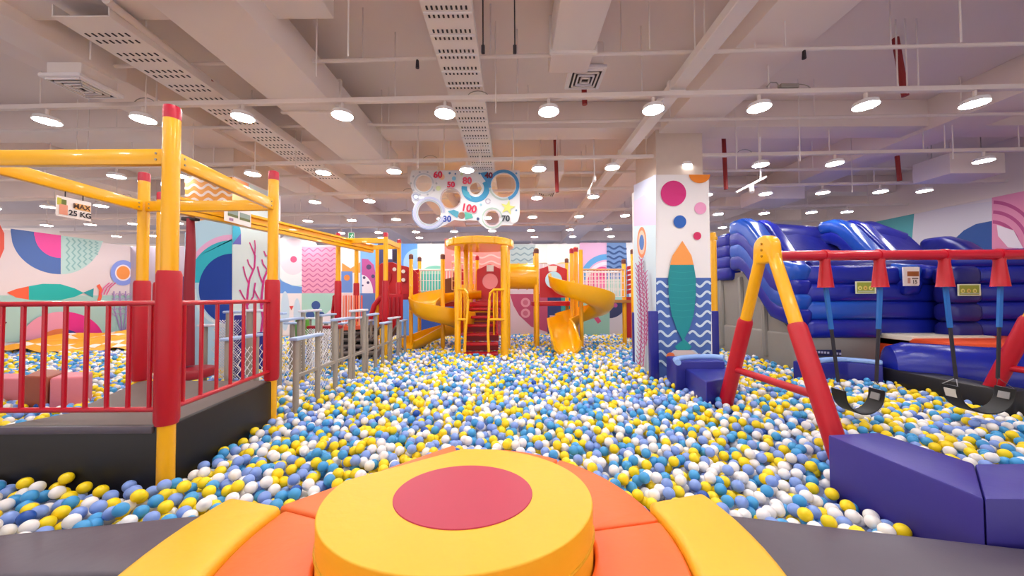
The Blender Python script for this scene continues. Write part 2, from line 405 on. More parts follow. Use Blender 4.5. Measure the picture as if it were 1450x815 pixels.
# loose hangers and cables in pairs
def NTH(k): return ORD[k] if k < 20 else 'twenty-' + ORD[k - 20]
hs = [(493, 0, 493, 80, 2.9), (676, 70, 680, 235, 5.4), (728, 70, 727, 235, 5.4), (590, 90, 592, 238, 5.4), (628, 60, 629, 238, 5.4), (1108, 0, 1112, 65, 3.3), (1283, 0, 1285, 132, 3.9), (1299, 0, 1301, 130, 3.9), (1358, 0, 1361, 60, 3.0), (1040, 165, 1043, 240, 5.4), (1074, 160, 1075, 230, 5.4), (1348, 160, 1350, 225, 5.4), (1336, 165, 1338, 210, 5.4), (1206, 232, 1207, 272, 6.8), (447, 0, 448, 108, 3.3), (129, 25, 128, 85, 3.3), (980, 0, 984, 70, 3.3), (995, 0, 998, 70, 3.3), (205, 115, 206, 160, 4.0), (272, 135, 273, 240, 5.2), (360, 165, 361, 240, 5.4), (418, 165, 418, 238, 5.6), (700, 65, 702, 160, 3.9), (918, 0, 920, 70, 3.3), (1132, 150, 1133, 228, 5.0), (107, 135, 108, 235, 5.4), (123, 135, 124, 235, 5.4), (540, 165, 540, 215, 5.2)]
for i, (x0, y0, x1, y1, Y) in enumerate(hs):
    b = PY(x1, y1, Y)
    tag(M().cyl((b.x, Y, SLAB), b, .007, n=6).build('suspension_rod', DUCT), 'thin pale rod hanging from the ceiling slab, %s from the left' % NTH(sorted(h_[0] for h_ in hs).index(x0)), 'rod', 'thin suspension rods under the ceiling')
for x, y, Y, lb in ((684, 70, 3.0, 'left of the two small dark sensors beside the perforated tray'), (729, 70, 3.0, 'right of the two small dark sensors beside the perforated tray')):
    p = PY(x, y, Y); r = thing('ceiling_sensor', lb, 'sensor', loc=p)
    M().box((0, 0, 0), (.03, .03, .07)).build('sensor_body', DARK, r, bevel=.006); M().cyl((0, 0, .03), (0, 0, SLAB - p.z), .006, n=6).build('rod', DARK, r)
# track spots
r = thing('track_light', 'white track with a spot light right of the column top', 'lamp')
a = PY(1042, 272, 5.9); b = PY(1085, 250, 5.9); M().bar(a, b, .03, .03).build('track', WHT, r)
M().cyl(PY(1077, 205, 5.9) + Vector((0, 0, .5)), PY(1077, 254, 5.9), .012, n=8).build('stem', WHT, r)
q = PY(1064, 263, 5.9); M().cyl(q, q + Vector((-.03, -.05, -.12)), .035, n=12).build('spot_head', WHT, r)
r = thing('track_light', 'white jointed track spot hanging left of the mural column', 'lamp')
a = PY(840, 238, 6.1) + Vector((0, 0, 1.0)); b = PY(842, 250, 6.1); c = PY(834, 270, 6.1)
M().tube([a, b, c], .012, 8).build('stem', WHT, r); M().cyl(b, b + Vector((-.02, -.05, -.09)), .03, n=12).build('spot_head', WHT, r); M().cyl(c, c + Vector((-.02, -.05, -.09)), .03, n=12).build('spot_head', WHT, r)
# junction box with cables
r = thing('junction_box', 'small grey box on the nearest light rail at the right', 'box')
p = PIPES[0][1].lerp(PIPES[0][2], .81) + Vector((0, 0, .235)); M().box(p, (.2, .06, .05)).build('box_body', POSTG, r, bevel=.005); M().tube([p + Vector((-.1, 0, 0)), p + Vector((-.13, 0, .05)), p + Vector((-.2, 0, .05)), p + Vector((-.24, 0, 0))], .006, 6).build('cable', POSTG, r)
# exit sign
r = thing('exit_sign', 'small green exit sign with running figure hanging far left of centre', 'sign')
p = PY(497.5, 334, 10.2); M().box(p, (.17, .03, .21)).build('sign_case', col('#DDE8DC'), r, bevel=.004)
pr = Print(lambda x, y: PY(x, y, 10.18), (0, -1, 0))
pr.rect(494, 329.5, 501, 339.5, '#1F8A5B'); pr.circle(499, 331.5, .8, '#EAF5EE'); pr.ribbon([(499, 332.5), (497.5, 335), (499.5, 336.5), (499, 338.5)], .9, '#EAF5EE'); pr.ribbon([(497.5, 335), (496, 338)], .8, '#EAF5EE'); pr.ribbon([(496, 333), (500.5, 334)], .7, '#EAF5EE')
pr.build('running_figure', r)
M().cyl((p.x, 10.2, p.z + .1), (p.x, 10.2, SLAB), .006, n=6).build('rod', DUCT, r)
# ------------------------------------------------------------------ murals on the walls
pb = Print(lambda x, y: PY(x, y, WY), (0, -1, 0))
R = pb.rect; W = pb.wave
R(183, 349, 262, 474, '#B9AFC0'); pb.circle(262, 415, 24, '#27307E', a0=90, a1=270); R(238, 349, 246, 474, '#CFC7D6')
R(262, 349, 392, 474, '#D8E6EE')
R(388, 349, 428, 415, '#C9E4E4'); pb.circle(420, 366, 34, '#E8EEF2', ry=38); pb.circle(415, 363, 20, '#EEDDE8', ry=26); pb.circle(416, 367, 4.6, '#DE5A86')
pb.poly([(388, 385), (400, 398), (414, 404), (428, 406), (428, 415), (388, 415)], '#6A9BE0')
R(388, 415, 428, 474, '#F0E4E6'); pb.poly([(388, 430), (397, 440), (398, 474), (388, 474)], '#EE8C62'); pb.circle(404, 440, 6, '#C9DCEC', ry=28); pb.circle(421, 446, 5, '#C7D9EA', ry=24); pb.poly([(410, 433), (416, 433), (413, 439)], '#D23A3A')
R(428, 349, 478, 415, '#EFA3C0')
for k in range(9): W(428, 478, 353.5 + k * 7.2, 2.6, 12, 1.6, '#CF6E9C', zig=True)
R(428, 415, 478, 474, '#A9D0C2')
for x, y in ((448, 432), (440, 446), (455, 447)): pb.circle(x, y, 6.2, '#35508F')
pb.poly([(450, 455), (478, 430), (478, 474), (445, 474)], '#EFE0E6')
R(478, 345, 511, 415, '#F4E9EA'); pb.poly([(485, 372), (497, 380), (511, 371), (511, 386), (485, 386)], '#F4A04E'); R(484, 384, 500, 414, '#6C8DD0'); pb.circle(492, 393, 4.2, '#F08A3A'); R(478, 415, 511, 474, '#EFC6C6')
R(511, 345, 536, 415, '#7FB4E8'); pb.poly([(513, 366), (522, 367), (530, 375), (533, 390), (536, 415), (513, 415)], '#C1559A'); pb.circle(513, 415, 16, '#F0E4EE', ry=26, a0=0, a1=90, pie=True)
for x, y, r_ in ((523, 378, 3.6), (529, 391, 2.6), (516.5, 393, 2), (522, 400, 2), (514.5, 404, 1.3)): pb.circle(x, y, r_, '#54406F')
R(511, 415, 536, 474, '#5A77B4')
R(536, 345, 568, 474, '#3A3A66'); R(550, 352, 556, 367, '#EAD9E4')
R(568, 345, 592, 474, '#5E9BE6'); pb.circle(592, 372, 20, '#9CC6F2', a0=90, a1=270)
R(592, 345, 631, 385, '#E4F0F4'); R(592, 385, 642, 420, '#4FC3B4'); pb.circle(617, 388, 20, '#8BDCC6', ry=12, a0=0, a1=180); R(592, 420, 642, 474, '#2D54A8')
R(630, 338, 722, 420, '#F28E88')
for k in range(5): W(640, 722, 345 + k * 9, 2.2, 26, 2, '#F6B9B4')
R(642, 420, 722, 474, '#B84A62')
R(722, 346, 758, 374, '#A8BCC0')
for k in range(3): W(724, 756, 352 + k * 8, 1.8, 11, 1.8, '#7E96A0', zig=True)
R(758, 346, 820, 376, '#DDF0EE'); R(775, 346, 790, 376, '#EEF6F6'); pb.circle(800, 378, 16, '#F6C79C', ry=7, a0=0, a1=180)
R(722, 374, 820, 420, '#D6C6D0'); pb.circle(786, 400, 18, '#B8DDEA')
R(720, 420, 778, 474, '#D6BCC4'); pb.poly([(722, 416), (776, 416), (776, 470), (752, 462), (735, 446), (727, 432)], '#B4476A')
for y in (428, 443): pb.circle(744, y, 6.6, '#D78FA0'); pb.circle(744, y, 3.6, '#C2647C')
R(775, 420, 820, 474, '#26366E'); R(794, 420, 820, 445, '#2F8F8A'); R(778, 446, 820, 474, '#C8A8BE')
R(820, 344, 858, 424, '#DDB2D8'); pb.arc(858, 398, 34, 8, '#5BA4E0', 90, 180); pb.arc(858, 400, 27, 5, '#EDE1F0', 90, 180)
pb.circle(852, 412, 24, '#E0448E', ry=34, a0=0, a1=180); pb.circle(852, 412, 12, '#EE7FB0', ry=18, a0=0, a1=180)
R(858, 344, 905, 424, '#6E93CC'); pb.poly([(885, 344), (905, 344), (905, 424), (890, 424)], '#E6ECF2')
for k in range(6): W(858, 886, 351 + k * 7, 1.8, 16, 2.6, '#33548E')
R(858, 395, 886, 424, '#A9D7CF')
R(820, 424, 862, 474, '#8DB8A8'); pb.ribbon([(836, 440), (848, 456)], 6, '#C23D66'); pb.ribbon([(842, 434), (858, 432)], 4, '#D8506A')
R(862, 424, 905, 474, '#C6BEC6'); pb.circle(862, 424, 24, '#30365E', ry=26, a0=270, a1=360, pie=True); pb.circle(870, 432, 3, '#B04E8A')
R(905, 346, 1110, 474, '#B7A9BC')
pb.build('mural_print', wb)
pl = Print(lambda x, y: PX(x, y, WX), (1, 0, 0))
PLc = pl.circle
pl.poly([(-60, 300), (0, 318), (6, 330), (6, 352), (0, 366), (-60, 390)], '#E65A48')
# half discs hanging from the top edge, clipped by it
top = lambda x: 320.5 + .135 * x
def cliptop(pts): return [(x, max(y, top(x) + 1)) for x, y in pts]
def half(cx, cy, rx, ry, x0, x1, c):
    pts = []
    for k in range(33):
        x = x0 + (x1 - x0) * k / 32; u = min(1, abs(x - cx) / rx); pts.append((x, cy + ry * math.sqrt(max(0, 1 - u * u))))
    pts += [(x1, top(x1) + 1), (x0, top(x0) + 1)]
    pl.poly([(x, max(y, top(x) + 1)) for x, y in pts], c)
half(86, 328, 71, 60, 15, 86, '#4E6FB4'); half(86, 332, 37, 33, 48, 86, '#EE4FA4'); half(86, 330, 60, 58, 86.5, 146, '#B9DAD8')
for k in range(6):
    x = 96 + k * 8; y1 = 330 + 56 * math.sqrt(max(0, 1 - ((x - 86) / 61) ** 2))
    pts = [(x + (2.2 if j % 2 else -2.2), top(x) + 3 + (y1 - top(x) - 5) * j / 9) for j in range(10)]
    pl.ribbon(pts, 2.6, '#8FBFC0')
pl.rect(-80, 418, 183, 484, '#A9CDC8')
pl.poly([(9, 414), (22, 409), (40, 405), (40, 424), (22, 421)], '#F2613C')
pl.poly([(40, 405), (60, 401.5), (85, 402), (105, 408), (118, 414.5), (105, 420), (85, 424.5), (60, 425), (40, 424)], '#17B3AE')
pl.poly([(117, 414), (132, 408), (131, 421)], '#2C9FA6')
pl.ribbon([(138, 403), (142, 410), (141, 420), (139, 426)], 5, '#F0664A')
PLc(173.5, 386, 18, '#8AA0EC'); PLc(173.5, 386, 11.5, '#F6EAF0'); PLc(173.5, 386, 9.5, '#F59A4E')
for d in (0, 5, 10): pl.ribbon([(163 - d * .9, 400), (155 - d * .9, 407), (150 - d * .8, 417)], 1.6, '#E0609A'); pl.ribbon([(184 + d * .6, 400), (189 + d * .7, 409)], 1.6, '#E0609A')
for k in range(4):
    x = 160 + k * 8; pl.ribbon([(x, 412), (x + 1, 440), (172, 474)], 1.8, '#A48AC0')
    for j in range(5): pl.ribbon([(x - 3, 415 + j * 7), (x + .5, 419 + j * 7), (x + 4, 415 + j * 7)], 1.4, '#B99AC8')
for rx, ry, c, a0, a1 in ((58, 40, '#E79AB6', 90, 180), (58, 40, '#E02A8E', 0, 90), (30, 16, '#EE8048', 90, 180), (26, 15, '#30489A', 0, 90)):
    PLc(86, 481, rx, c, ry=ry, a0=a0, a1=a1, pie=True)
pl.ribbon([(-4, 462), (2, 458), (6, 456)], 2, '#6A3A4A')
pl.build('mural_print', wl)
prr = Print(lambda x, y: PX(x, y, WR), (-1, 0, 0))
prr.poly([(1150, 330), (1300, 300), (1290, 360), (1150, 360)], '#55A6AC'); prr.poly([(1295, 298), (1405, 285), (1405, 360), (1290, 360)], '#D7CFDA')
prr.poly([(1343, 352), (1352, 338), (1365, 326), (1382, 317), (1405, 312.5), (1405, 430), (1343, 430)], '#23509A')
prr.poly([(1405, 270), (1500, 246), (1500, 430), (1405, 430)], '#E88FB4')
for k, r_ in enumerate((66, 52, 38)): prr.arc(1405, 352, r_, 5, '#C24E86', 0, 88)
prr.poly([(1412, 318), (1436, 326), (1450, 352), (1428, 350), (1414, 334)], '#F3E4EE')
prr.build('mural_print', wr)
# ------------------------------------------------------------------ mural columns
def column(name_label, x0, x1, y0, y1, top, pr_front=None, pr_side=None, side=-1):
    r = thing('mural_column', name_label, 'column')
    M().prism([(x0, y0), (x1, y0), (x1, y1), (x0, y1)], 0, top).build('printed_shaft', WHT, r)
    M().prism([(x0 + .06, y0 + .06), (x1 - .06, y0 + .06), (x1 - .06, y1 - .06), (x0 + .06, y1 - .06)], top, SLAB - .1).build('upper_shaft', CONC, r)
    return r
p0 = PY(929, 420, 5.55); p1 = PY(1007, 420, 5.55); q = PX(897, 420, p0.x); ctop = PY(965, 247, 5.55).z
rc = column('white square column printed with a teal fish and blue waves', p0.x, p1.x, 5.55, q.y, ctop)
f = Print(lambda x, y: PY(x, y, 5.55), (0, -1, 0), .0008)
f.rect(929, 393, 1007, 535, '#4A6CB4')
for k in range(9):
    y = 402 + k * 14; xl = 948 if k < 5 else 958
    f.ribbon([(929.5 + (xl - 929.5) * j / 20, y - 3.6 * math.sin(2 * PI * (j / 20) * (xl - 929.5) / 21)) for j in range(21)], 3.2, '#CFE3F2')
    xr = 985 if k < 5 else 975
    f.ribbon([(xr + (1006.5 - xr) * j / 20, y - 3.6 * math.sin(2 * PI * (1 - j / 20) * (1006.5 - xr) / 21)) for j in range(21)], 3.2, '#CFE3F2')
f.circle(953, 274, 18, '#D81E7E'); f.circle(990, 247.5, 15, '#F58A1E', ry=12, a0=180, a1=360); f.circle(991, 295, 8.5, '#EFA0C8'); f.circle(962, 314, 9, '#1F5FB8'); f.circle(986.5, 334, 5.6, '#D0245E')
for k in range(9): f.arc(953, 274, 16 - k * 1.8, .35, '#E24C96', 0, 360)
f.poly([(965, 341), (972, 352), (978, 362), (981, 375), (948, 375), (951, 362), (958, 352)], '#F7A050')
f.poly([(948, 375), (981, 375), (984, 393), (984, 420), (981, 445), (975, 465), (966, 483), (957, 465), (950, 445), (946, 420), (945, 393)], '#148D94')
for k in range(8): f.ribbon([(947, 384 + k * 9), (965, 386 + k * 9), (983, 384 + k * 9)], .5, '#2CA0A4')
f.poly([(967, 479), (978, 490), (974, 495), (958, 495), (954, 490)], '#1F9B9C')
f.poly([(954, 495), (978, 495), (993, 506), (942, 506)], '#E6D5CE'); f.circle(948, 504, 6, '#F37B45'); f.poly([(965, 502), (990, 500), (992, 510), (965, 510)], '#F08A76')
f.build('fish_print', rc)
g = Print(lambda x, y: PX(x, y, p0.x), (-1, 0, 0), .0008)
g.poly([(897.5, 262), (929, 247), (929, 300), (897.5, 310)], '#CFD6F2'); g.poly([(897.5, 285), (912, 276), (929, 290), (929, 330), (897.5, 330)], '#DCC9EA'); g.poly([(897.5, 320), (929, 318), (929, 528), (897.5, 520)], '#CFE4F0')
g.circle(909, 343, 6.5, '#F28A5A', ry=22); g.circle(909, 343, 5, '#F6C9B0', ry=17); g.circle(909, 343, 3.4, '#3F74C0', ry=11)
for x0, yb, yt in ((906, 520, 375), (914, 524, 366), (921, 500, 385)):
    pts = [(x0 + 2.5 * math.sin((yb - y) / 34), y) for y in range(yt, yb + 1, 13)]
    g.ribbon(pts, 1.2, '#B03A82')
    for x, y in pts[:-1]:
        for s in (-1, 1):
            for d in (0, 6.5): g.ribbon([(x, y + 4 + d), (x + s * 3.6, y - 3 + d)], 1.0, '#B8508E')
g.build('seaweed_print', rc)
# column at the left
z4 = ctop; Yc = 6.0
cx0 = PY(262, 420, Yc).x; cx1 = PY(329, 420, Yc).x; cq = PX(396, 420, cx1)
lc = column('pale column printed with big blue circles and pink coral', cx0, cx1, Yc, cq.y, PY(300, 249, Yc).z)
f = Print(lambda x, y: PY(x, y, Yc), (0, -1, 0), .0008)
f.rect(262, 250, 329, 312, '#F7A64A')
for k in range(6): f.wave(262, 329, 254 + k * 10, 2.8, 20, 3.4, '#FCE6DA', n=10)
f.poly([(262, 330), (272, 318), (285, 312), (300, 310), (329, 306), (329, 520), (262, 520)], '#BFE3F4')
f.poly(circ(329, 400, 66, 68, 90, 180) + [(329, 400)], '#F2B8DE'); f.poly([(329, 338)] + circ(329, 400, 61, 60, 90, 180) + [(329, 400)], '#2FBED0'); f.poly(circ(329, 409, 47, 50, 90, 270), '#0B3FA0')
f.arc(329, 409, 53, 5, '#DDF0F6', 180, 262)
f.build('circle_print', lc)
g = Print(lambda x, y: PX(x, y, cx1), (1, 0, 0), .0008)
g.poly([(329, 250), (396, 278), (396, 500), (329, 520)], '#D6E8EC'); g.poly([(329, 250), (352, 260), (352, 300), (329, 305)], '#F4A070'); g.circle(329, 330, 12, '#38B4D8', ry=16, a0=270, a1=450); g.poly([(329, 345), (341, 330), (341, 346)], '#6A6CC8')
cor = '#D0308A'
for base in ((352, 0), (372, 12)):
    x, d = base
    g.ribbon([(x - 4, 478), (x, 450), (x - 3, 430), (x - 1, 410), (x + 1, 395), (x + 8, 378), (x + 9, 362), (x + 4, 350 + d), (x + 1, 343 + d)], [3.6, 3.4, 3.2, 3, 2.8, 2.6, 2.4, 2, 1.6], cor)
    g.ribbon([(x - 3, 428), (x - 9, 418), (x - 13, 410)], 2.2, cor); g.ribbon([(x, 402), (x - 5, 390), (x - 8, 377)], 2, cor); g.ribbon([(x + 6, 382), (x, 374), (x - 2, 367)], 1.8, cor)
    g.ribbon([(x - 2, 432), (x + 6, 420), (x + 9, 400)], 2.2, cor); g.ribbon([(x + 8, 364), (x + 9, 350), (x + 8, 340 + d)], 1.6, cor)
g.build('coral_print', lc)
# navy corner pads round the right column
def padboard(px0, px1, pyt, Y, label, bot=.45, th=.1):
    a = PY(px0, 470, Y); b = PY(px1, 470, Y); t = PY(px0, pyt, Y).z
    return tag(M().box(((a.x + b.x) / 2, Y, (t + bot) / 2), (b.x - a.x, th, t - bot)).build('corner_pad', NAVY, bevel=.012), label, 'pad')
padboard(919, 931, 440, 5.47, 'navy foam pad on the near left corner of the mural column')
padboard(1004.5, 1016, 440, 6.0, 'navy foam pad at the right corner of the mural column')
padboard(896, 899.5, 442, 6.6, 'thin navy foam pad at the rear left of the mural column')
r = thing('padded_post', 'yellow post rising behind the right side of the mural column', 'post')
p = PY(1011.5, 420, 6.7); zt = PY(1012, 331, 6.7).z
M().lathe([(.055, .3), (.055, zt), (.05, zt + .02), (.02, zt + .03)], (p.x, 6.7, 0), 16).build('pole', YEL, r); M().lathe([(.075, zt - .12), (.075, zt - .06)], (p.x, 6.7, 0), 16).build('collar', YEL, r)
# ------------------------------------------------------------------ left play deck
A = PZ(223, 665, BALLZ); B = PZ(379, 580, BALLZ)
ax, ay = -2.44, A.y; bx, by = -2.60, B.y
top_a = PY(231, 150, ay).z
cx, cy = PY(201, 420, by + .02).x, by + .02
dx, dy = cx + (ax - bx) - .02, ay
deck = thing('play_deck', 'red and yellow railed play deck over black padded sides', 'play equipment')
def post(parent, x, y, zt, r=.05, pad=(.87, 1.95), z0=.2, name='post'):
    po = M().lathe([(r, z0), (r, zt - .09)], (x, y, 0), 18).build(name, YEL, parent)
    M().lathe([(r * 1.04, zt - .1), (r * 1.04, zt - .03), (r * .95, zt - .008), (r * .6, zt)], (x, y, 0), 18).build('cap', CAPR, po)
    if pad: M().lathe([(r * 1.25, pad[0]), (r * 1.42, pad[0] + .03), (r * 1.42, pad[1] - .03), (r * 1.25, pad[1])], (x, y, 0), 18).build('foam_pad', REDF, po)
    return po
for x, y in ((ax, ay), (bx, by), (cx, cy), (dx, dy)): post(deck, x, y, top_a)
zb1 = PY(100, 213, ay).z; zb0 = PY(100, 235, ay).z; zb = (zb0 + zb1) / 2; hb = zb1 - zb0
for p_, q_ in (((ax, ay), (dx, dy)), ((ax, ay), (bx, by)), ((dx, dy), (cx, cy)), ((bx, by), (cx, cy))):
    o = M().bar((*p_, zb), (*q_, zb), .05, hb).build('top_beam', YEL, deck, bevel=.008, bseg=2)
    P0 = Vector((*p_, zb)); T = (Vector((*q_, zb)) - P0).normalized(); sd = T.cross(Vector((0, 0, 1)))
    for e in (.085, (Vector((*q_, zb)) - P0).length - .085):
        for zz in (-.022, .022):
            c = P0 + T * e + Vector((0, 0, zz))
            M().cyl(c - sd * .03, c + sd * .03, .008, n=8).build('bolt', POSTG, o)
zr1, zr0 = PY(100, 430, ay).z, PY(100, 580, ay).z
def railing(p_, q_, n, e=.05):
    P0 = Vector((*p_, 0)); Q0 = Vector((*q_, 0)); rl = M(); T = (Q0 - P0).normalized()
    P0 += T * e; Q0 -= T * e
    o = M().cyl(P0 + Vector((0, 0, zr1)), Q0 + Vector((0, 0, zr1)), .019, n=12).build('top_rail', RED, deck)
    M().cyl(P0 + Vector((0, 0, zr0)), Q0 + Vector((0, 0, zr0)), .019, n=12).build('bottom_rail', RED, deck)
    for k in range(n):
        c = P0.lerp(Q0, (k + .5) / n); M().cyl((c.x, c.y, zr0), (c.x, c.y, zr1), .014, n=10).build('baluster', RED, deck)
railing((ax, ay), (dx, dy), 9)
railing((ax, ay), (bx, by), 7)
dz = .865
dk = M().prism([(ax, ay), (bx, by), (cx, cy), (PZ(95, 585, dz).x, PZ(95, 585, dz).y), (dx + .3, dy)], dz - .05, dz).build('deck_floor', DECK, deck, bevel=.005, bseg=1)
sk = M(); th = .05
sk.bar((ax + .0, ay - .01, (dz + .3) / 2), (dx - 2.0, ay - .01, (dz + .3) / 2), th, dz - .3)
sk.build('front_skirt', BLK, deck, bevel=.015)
M().bar((ax - .0, ay + .03, (dz + .28) / 2), (bx, by - .03, (dz + .28) / 2), th, dz - .28).build('side_skirt', BLK, deck, bevel=.015)
M().bar((ax - .05, ay - .04, dz - .02), (dx - 2, ay - .04, dz - .02), .03, .05).build('skirt_lip', GRV, deck, bevel=.01)
# left sign in the plane of the left beam
def hang_sign(label, X, px0, px1, py0, py1, zrod, lines):
    a = PX(px0, py0, X); b = PX(px1, py1, X)
    r = thing('hanging_sign', label, 'sign')
    y0, y1 = sorted((a.y, b.y)); z1 = a.z; z0 = PX(px0, py1, X).z
    M().box((X, (y0 + y1) / 2, (z0 + z1) / 2), (.01, y1 - y0, z1 - z0)).build('sign_board', col('#F3E9E4'), r)
    for y in (y0 + .06, y1 - .06): M().cyl((X, y, z1), (X, y, zrod), .004, n=6).build('cord', DARK, r)
    return r, y0, y1, z0, z1
r, y0, y1, z0, z1 = hang_sign('small white weight limit sign hung from left yellow beam', dx - .06, 80, 128, 276, 305, zb - .04, None)
X = dx - .06 + .006; W_, H_ = y1 - y0, z1 - z0
def sr(parent, name, items):
    m = M(); k = 0
    for a0, b0, a1, b1, c in items:
        k += 1; m.m(col(c)); m.flat([(X + .0004 * k, y0 + W_ * a0, z0 + H_ * b0), (X + .0004 * k, y0 + W_ * a1, z0 + H_ * b0), (X + .0004 * k, y0 + W_ * a1, z0 + H_ * b1), (X + .0004 * k, y0 + W_ * a0, z0 + H_ * b1)])
    m.build(name, None, parent)
sr(r, 'sign_print', [(.0, .55, .12, .9, '#C9C24A'), (.12, .6, .26, .85, '#6E7A3A'), (.06, .1, .30, .6, '#E79A80'), (.50, .48, .98, .80, '#E9B06A')])
m = M().m(col('#5A3A2A')); text_mesh(m, 'MAX', H_ * .34, (X + .004, y0 + W_ * .70, z0 + H_ * .64), (0, 1, 0), (0, 0, 1), 0, bold=.002); m.m(col('#2E2A30')); text_mesh(m, '25 KG', H_ * .36, (X + .004, y0 + W_ * .66, z0 + H_ * .25), (0, 1, 0), (0, 0, 1), 0, bold=.002); m.build('sign_lettering', None, r)
# ------------------------------------------------------------------ glide beam with hanging seat
gb = thing('glide_beam', 'long yellow overhead glide beam running back to a four post gantry', 'play equipment')
tb = PY(400, 317, 6.07).z
s0 = Vector((-4.30, 4.35, tb - .09)); s1 = Vector((-3.42, 8.6, tb - .09))
bm_ = M(); bm_.bar(s0 + Vector((0, 0, -.02)), s1 + Vector((0, 0, -.02)), .15, .035); bm_.bar(s0 + Vector((0, 0, .085)), s1 + Vector((0, 0, .085)), .16, .04); bm_.bar(s0 + Vector((0, 0, .03)), s1 + Vector((0, 0, .03)), .06, .16); bm_.bar(s0 - Vector((0, 0, .07)), s1 - Vector((0, 0, .07)), .11, .06)
bm_.build('beam', YEL, gb, bevel=.006, bseg=1)
gp = [(PY(478.5, 420, 7.8).x, 7.8), (PY(504.5, 420, 9.0).x, 9.0), (PY(546, 420, 7.8).x, 7.8), (PY(565, 420, 8.7).x, 8.7)]
gz = PY(500, 337, 7.8).z
for x, y in gp: post(gb, x, y, gz + .12, .05, (1.15, PY(546, 397, 7.8).z))
for i, j in ((0, 2), (2, 3), (0, 1), (1, 3)): M().bar((*gp[i], gz - .06), (*gp[j], gz - .06), .06, .11).build('top_beam', YEL, gb, bevel=.006, bseg=1)
post(gb, -4.26, 4.28, tb + .02, .05, (.87, 1.95))
p = PY(268, 420, 4.85); sx, sy = p.x, 4.85; st = tb - .18
hs_ = thing('disc_swing', 'dark red hanging pole with round disc seat under glide beam', 'swing')
M().tube([(sx, sy, st), (sx + .01, sy, st - .4), (sx - .005, sy, st - .9), (sx + .0, sy, .84)], 1, 14, scales=[.045, .055, .06, .07]).build('padded_pole', mat('dark_red_foam', '#8E0E28', .45), hs_)
M().box((sx, sy, st - .0), (.2, .08, .05)).build('trolley', DARK, hs_, bevel=.01)
M().lathe([(.24, .67), (.29, .69), (.30, .76), (.28, .80), (.08, .82)], (sx + .0, sy, 0), 32).build('disc_seat', mat('dark_red_plastic', '#A21A2C', .4), hs_)
X = -3.97; 
r, y0, y1, z0, z1 = hang_sign('small white sign with green pictures hung from glide beam', X, 318, 355, 288, 312, tb, None)
X += .006; W_, H_ = y1 - y0, z1 - z0
sr(r, 'sign_print', [(.04, .84, .6, .95, '#D88A8A'), (.1, .34, .48, .8, '#93A39A'), (.54, .3, .96, .76, '#93A39A'), (.1, .34, .48, .5, '#6E7444'), (.54, .3, .96, .46, '#6E7444'), (.15, .08, .3, .24, '#A87AA0')])
# ------------------------------------------------------------------ stepping board bridges
def step_bridge(label, specs, xr, xl, railz):
    r = thing('step_bridge', label, 'play equipment')
    for (ya, yb, zt, bc) in specs:
        for x in (xr, xl):
            for y in (ya, yb):
                M().lathe([(.031, .2), (.031, zt - .01), (.026, zt)], (x, y, 0), 12).build('post', POSTG, r)
            M().box((x, (ya + yb) / 2, zt + .015), (.10, yb - ya + .12, .035)).build('top_board', bc, r, bevel=.01)
    for x in (xr,): M().bar((x, specs[0][0], railz), (x, specs[-1][1], railz), .035, .035).build('low_rail', POSTG, r)
    return r
def zt_(py, d): return PY(500, py, d).z
sb = step_bridge('grey post bridge with pale stepping boards beside the pit', [
    (4.05, 4.5, zt_(480, 4.1), BARL), (4.95, 5.4, zt_(453, 5.1), BARL), (5.5, 5.9, zt_(441, 5.6), BARW), (6.0, 6.4, zt_(446.5, 6.2), BARL),
    (6.75, 7.1, zt_(458, 6.9), BARL), (7.2, 7.65, zt_(451, 7.4), BARW), (7.8, 8.15, zt_(455, 8.0), BARL)], -2.47, -3.25, .86)
# net along the bridge, sagging between posts
def net(parent, P, Q, z0, z1, nx, nz, m=NETM, r=.006, sag=.0, diamond=True):
    P = Vector(P); Q = Vector(Q); mb = M()
    def pt(u, v): c = P.lerp(Q, u); return Vector((c.x, c.y, z0 + (z1 - z0) * v - sag * 4 * u * (1 - u) * v))
    if diamond:
        st_ = (Q - P).length / nx; kz = (z1 - z0)
        k = -int(kz / st_) - 1
        while k * st_ < (Q - P).length:
            for s in (1, -1):
                pts = []
                for j in range(7):
                    v = j / 6; u = (k * st_ + (v if s > 0 else 1 - v) * kz) / (Q - P).length
                    if 0 <= u <= 1: pts.append(pt(u, v))
                if len(pts) > 1: mb.tube(pts, r, 4)
            k += 1
    else:
        for i in range(nx + 1): mb.tube([pt(i / nx, 0), pt(i / nx, 1)], r, 4)
        for j in range(nz + 1): mb.tube([pt(k / 6, j / nz) for k in range(7)], r, 4)
    return tag(mb.build('netting', m, parent), kind='stuff')
net(sb, (-3.25, 4.1, 0), (-3.25, 6.4, 0), .55, 1.15, 22, 8, r=.005)
net(sb, (-2.60, 4.5, 0), (-2.60, 5.0, 0), .5, 1.3, 7, 8, r=.004)
sb2 = thing('step_bridge', 'second grey post bridge seen through the deck railing', 'play equipment')
for i, (px, pt_) in enumerate(((249, 476), (289, 462), (325, 443), (354, 441), (385, 445))):
    p = PY(px, 460, 5.25 - .05 * i); z = PY(px, pt_, p.y).z
    M().lathe([(.045, .2), (.045, z - .01), (.036, z)], (p.x, p.y, 0), 12).build('post', POSTG, sb2)
    M().box((p.x + .06, p.y, z + .015), (.26, .10, .035)).build('top_board', BARW if i % 2 else BARL, sb2, bevel=.012)
a = PY(300, 455, 5.3); b = PY(345, 455, 5.3); net(sb2, (a.x, 5.3, 0), (b.x, 5.3, 0), .55, PY(300, 453, 5.3).z, 12, 6, r=.005)
sb3 = thing('step_bridge', 'third post bridge with green roll, behind the first', 'play equipment')
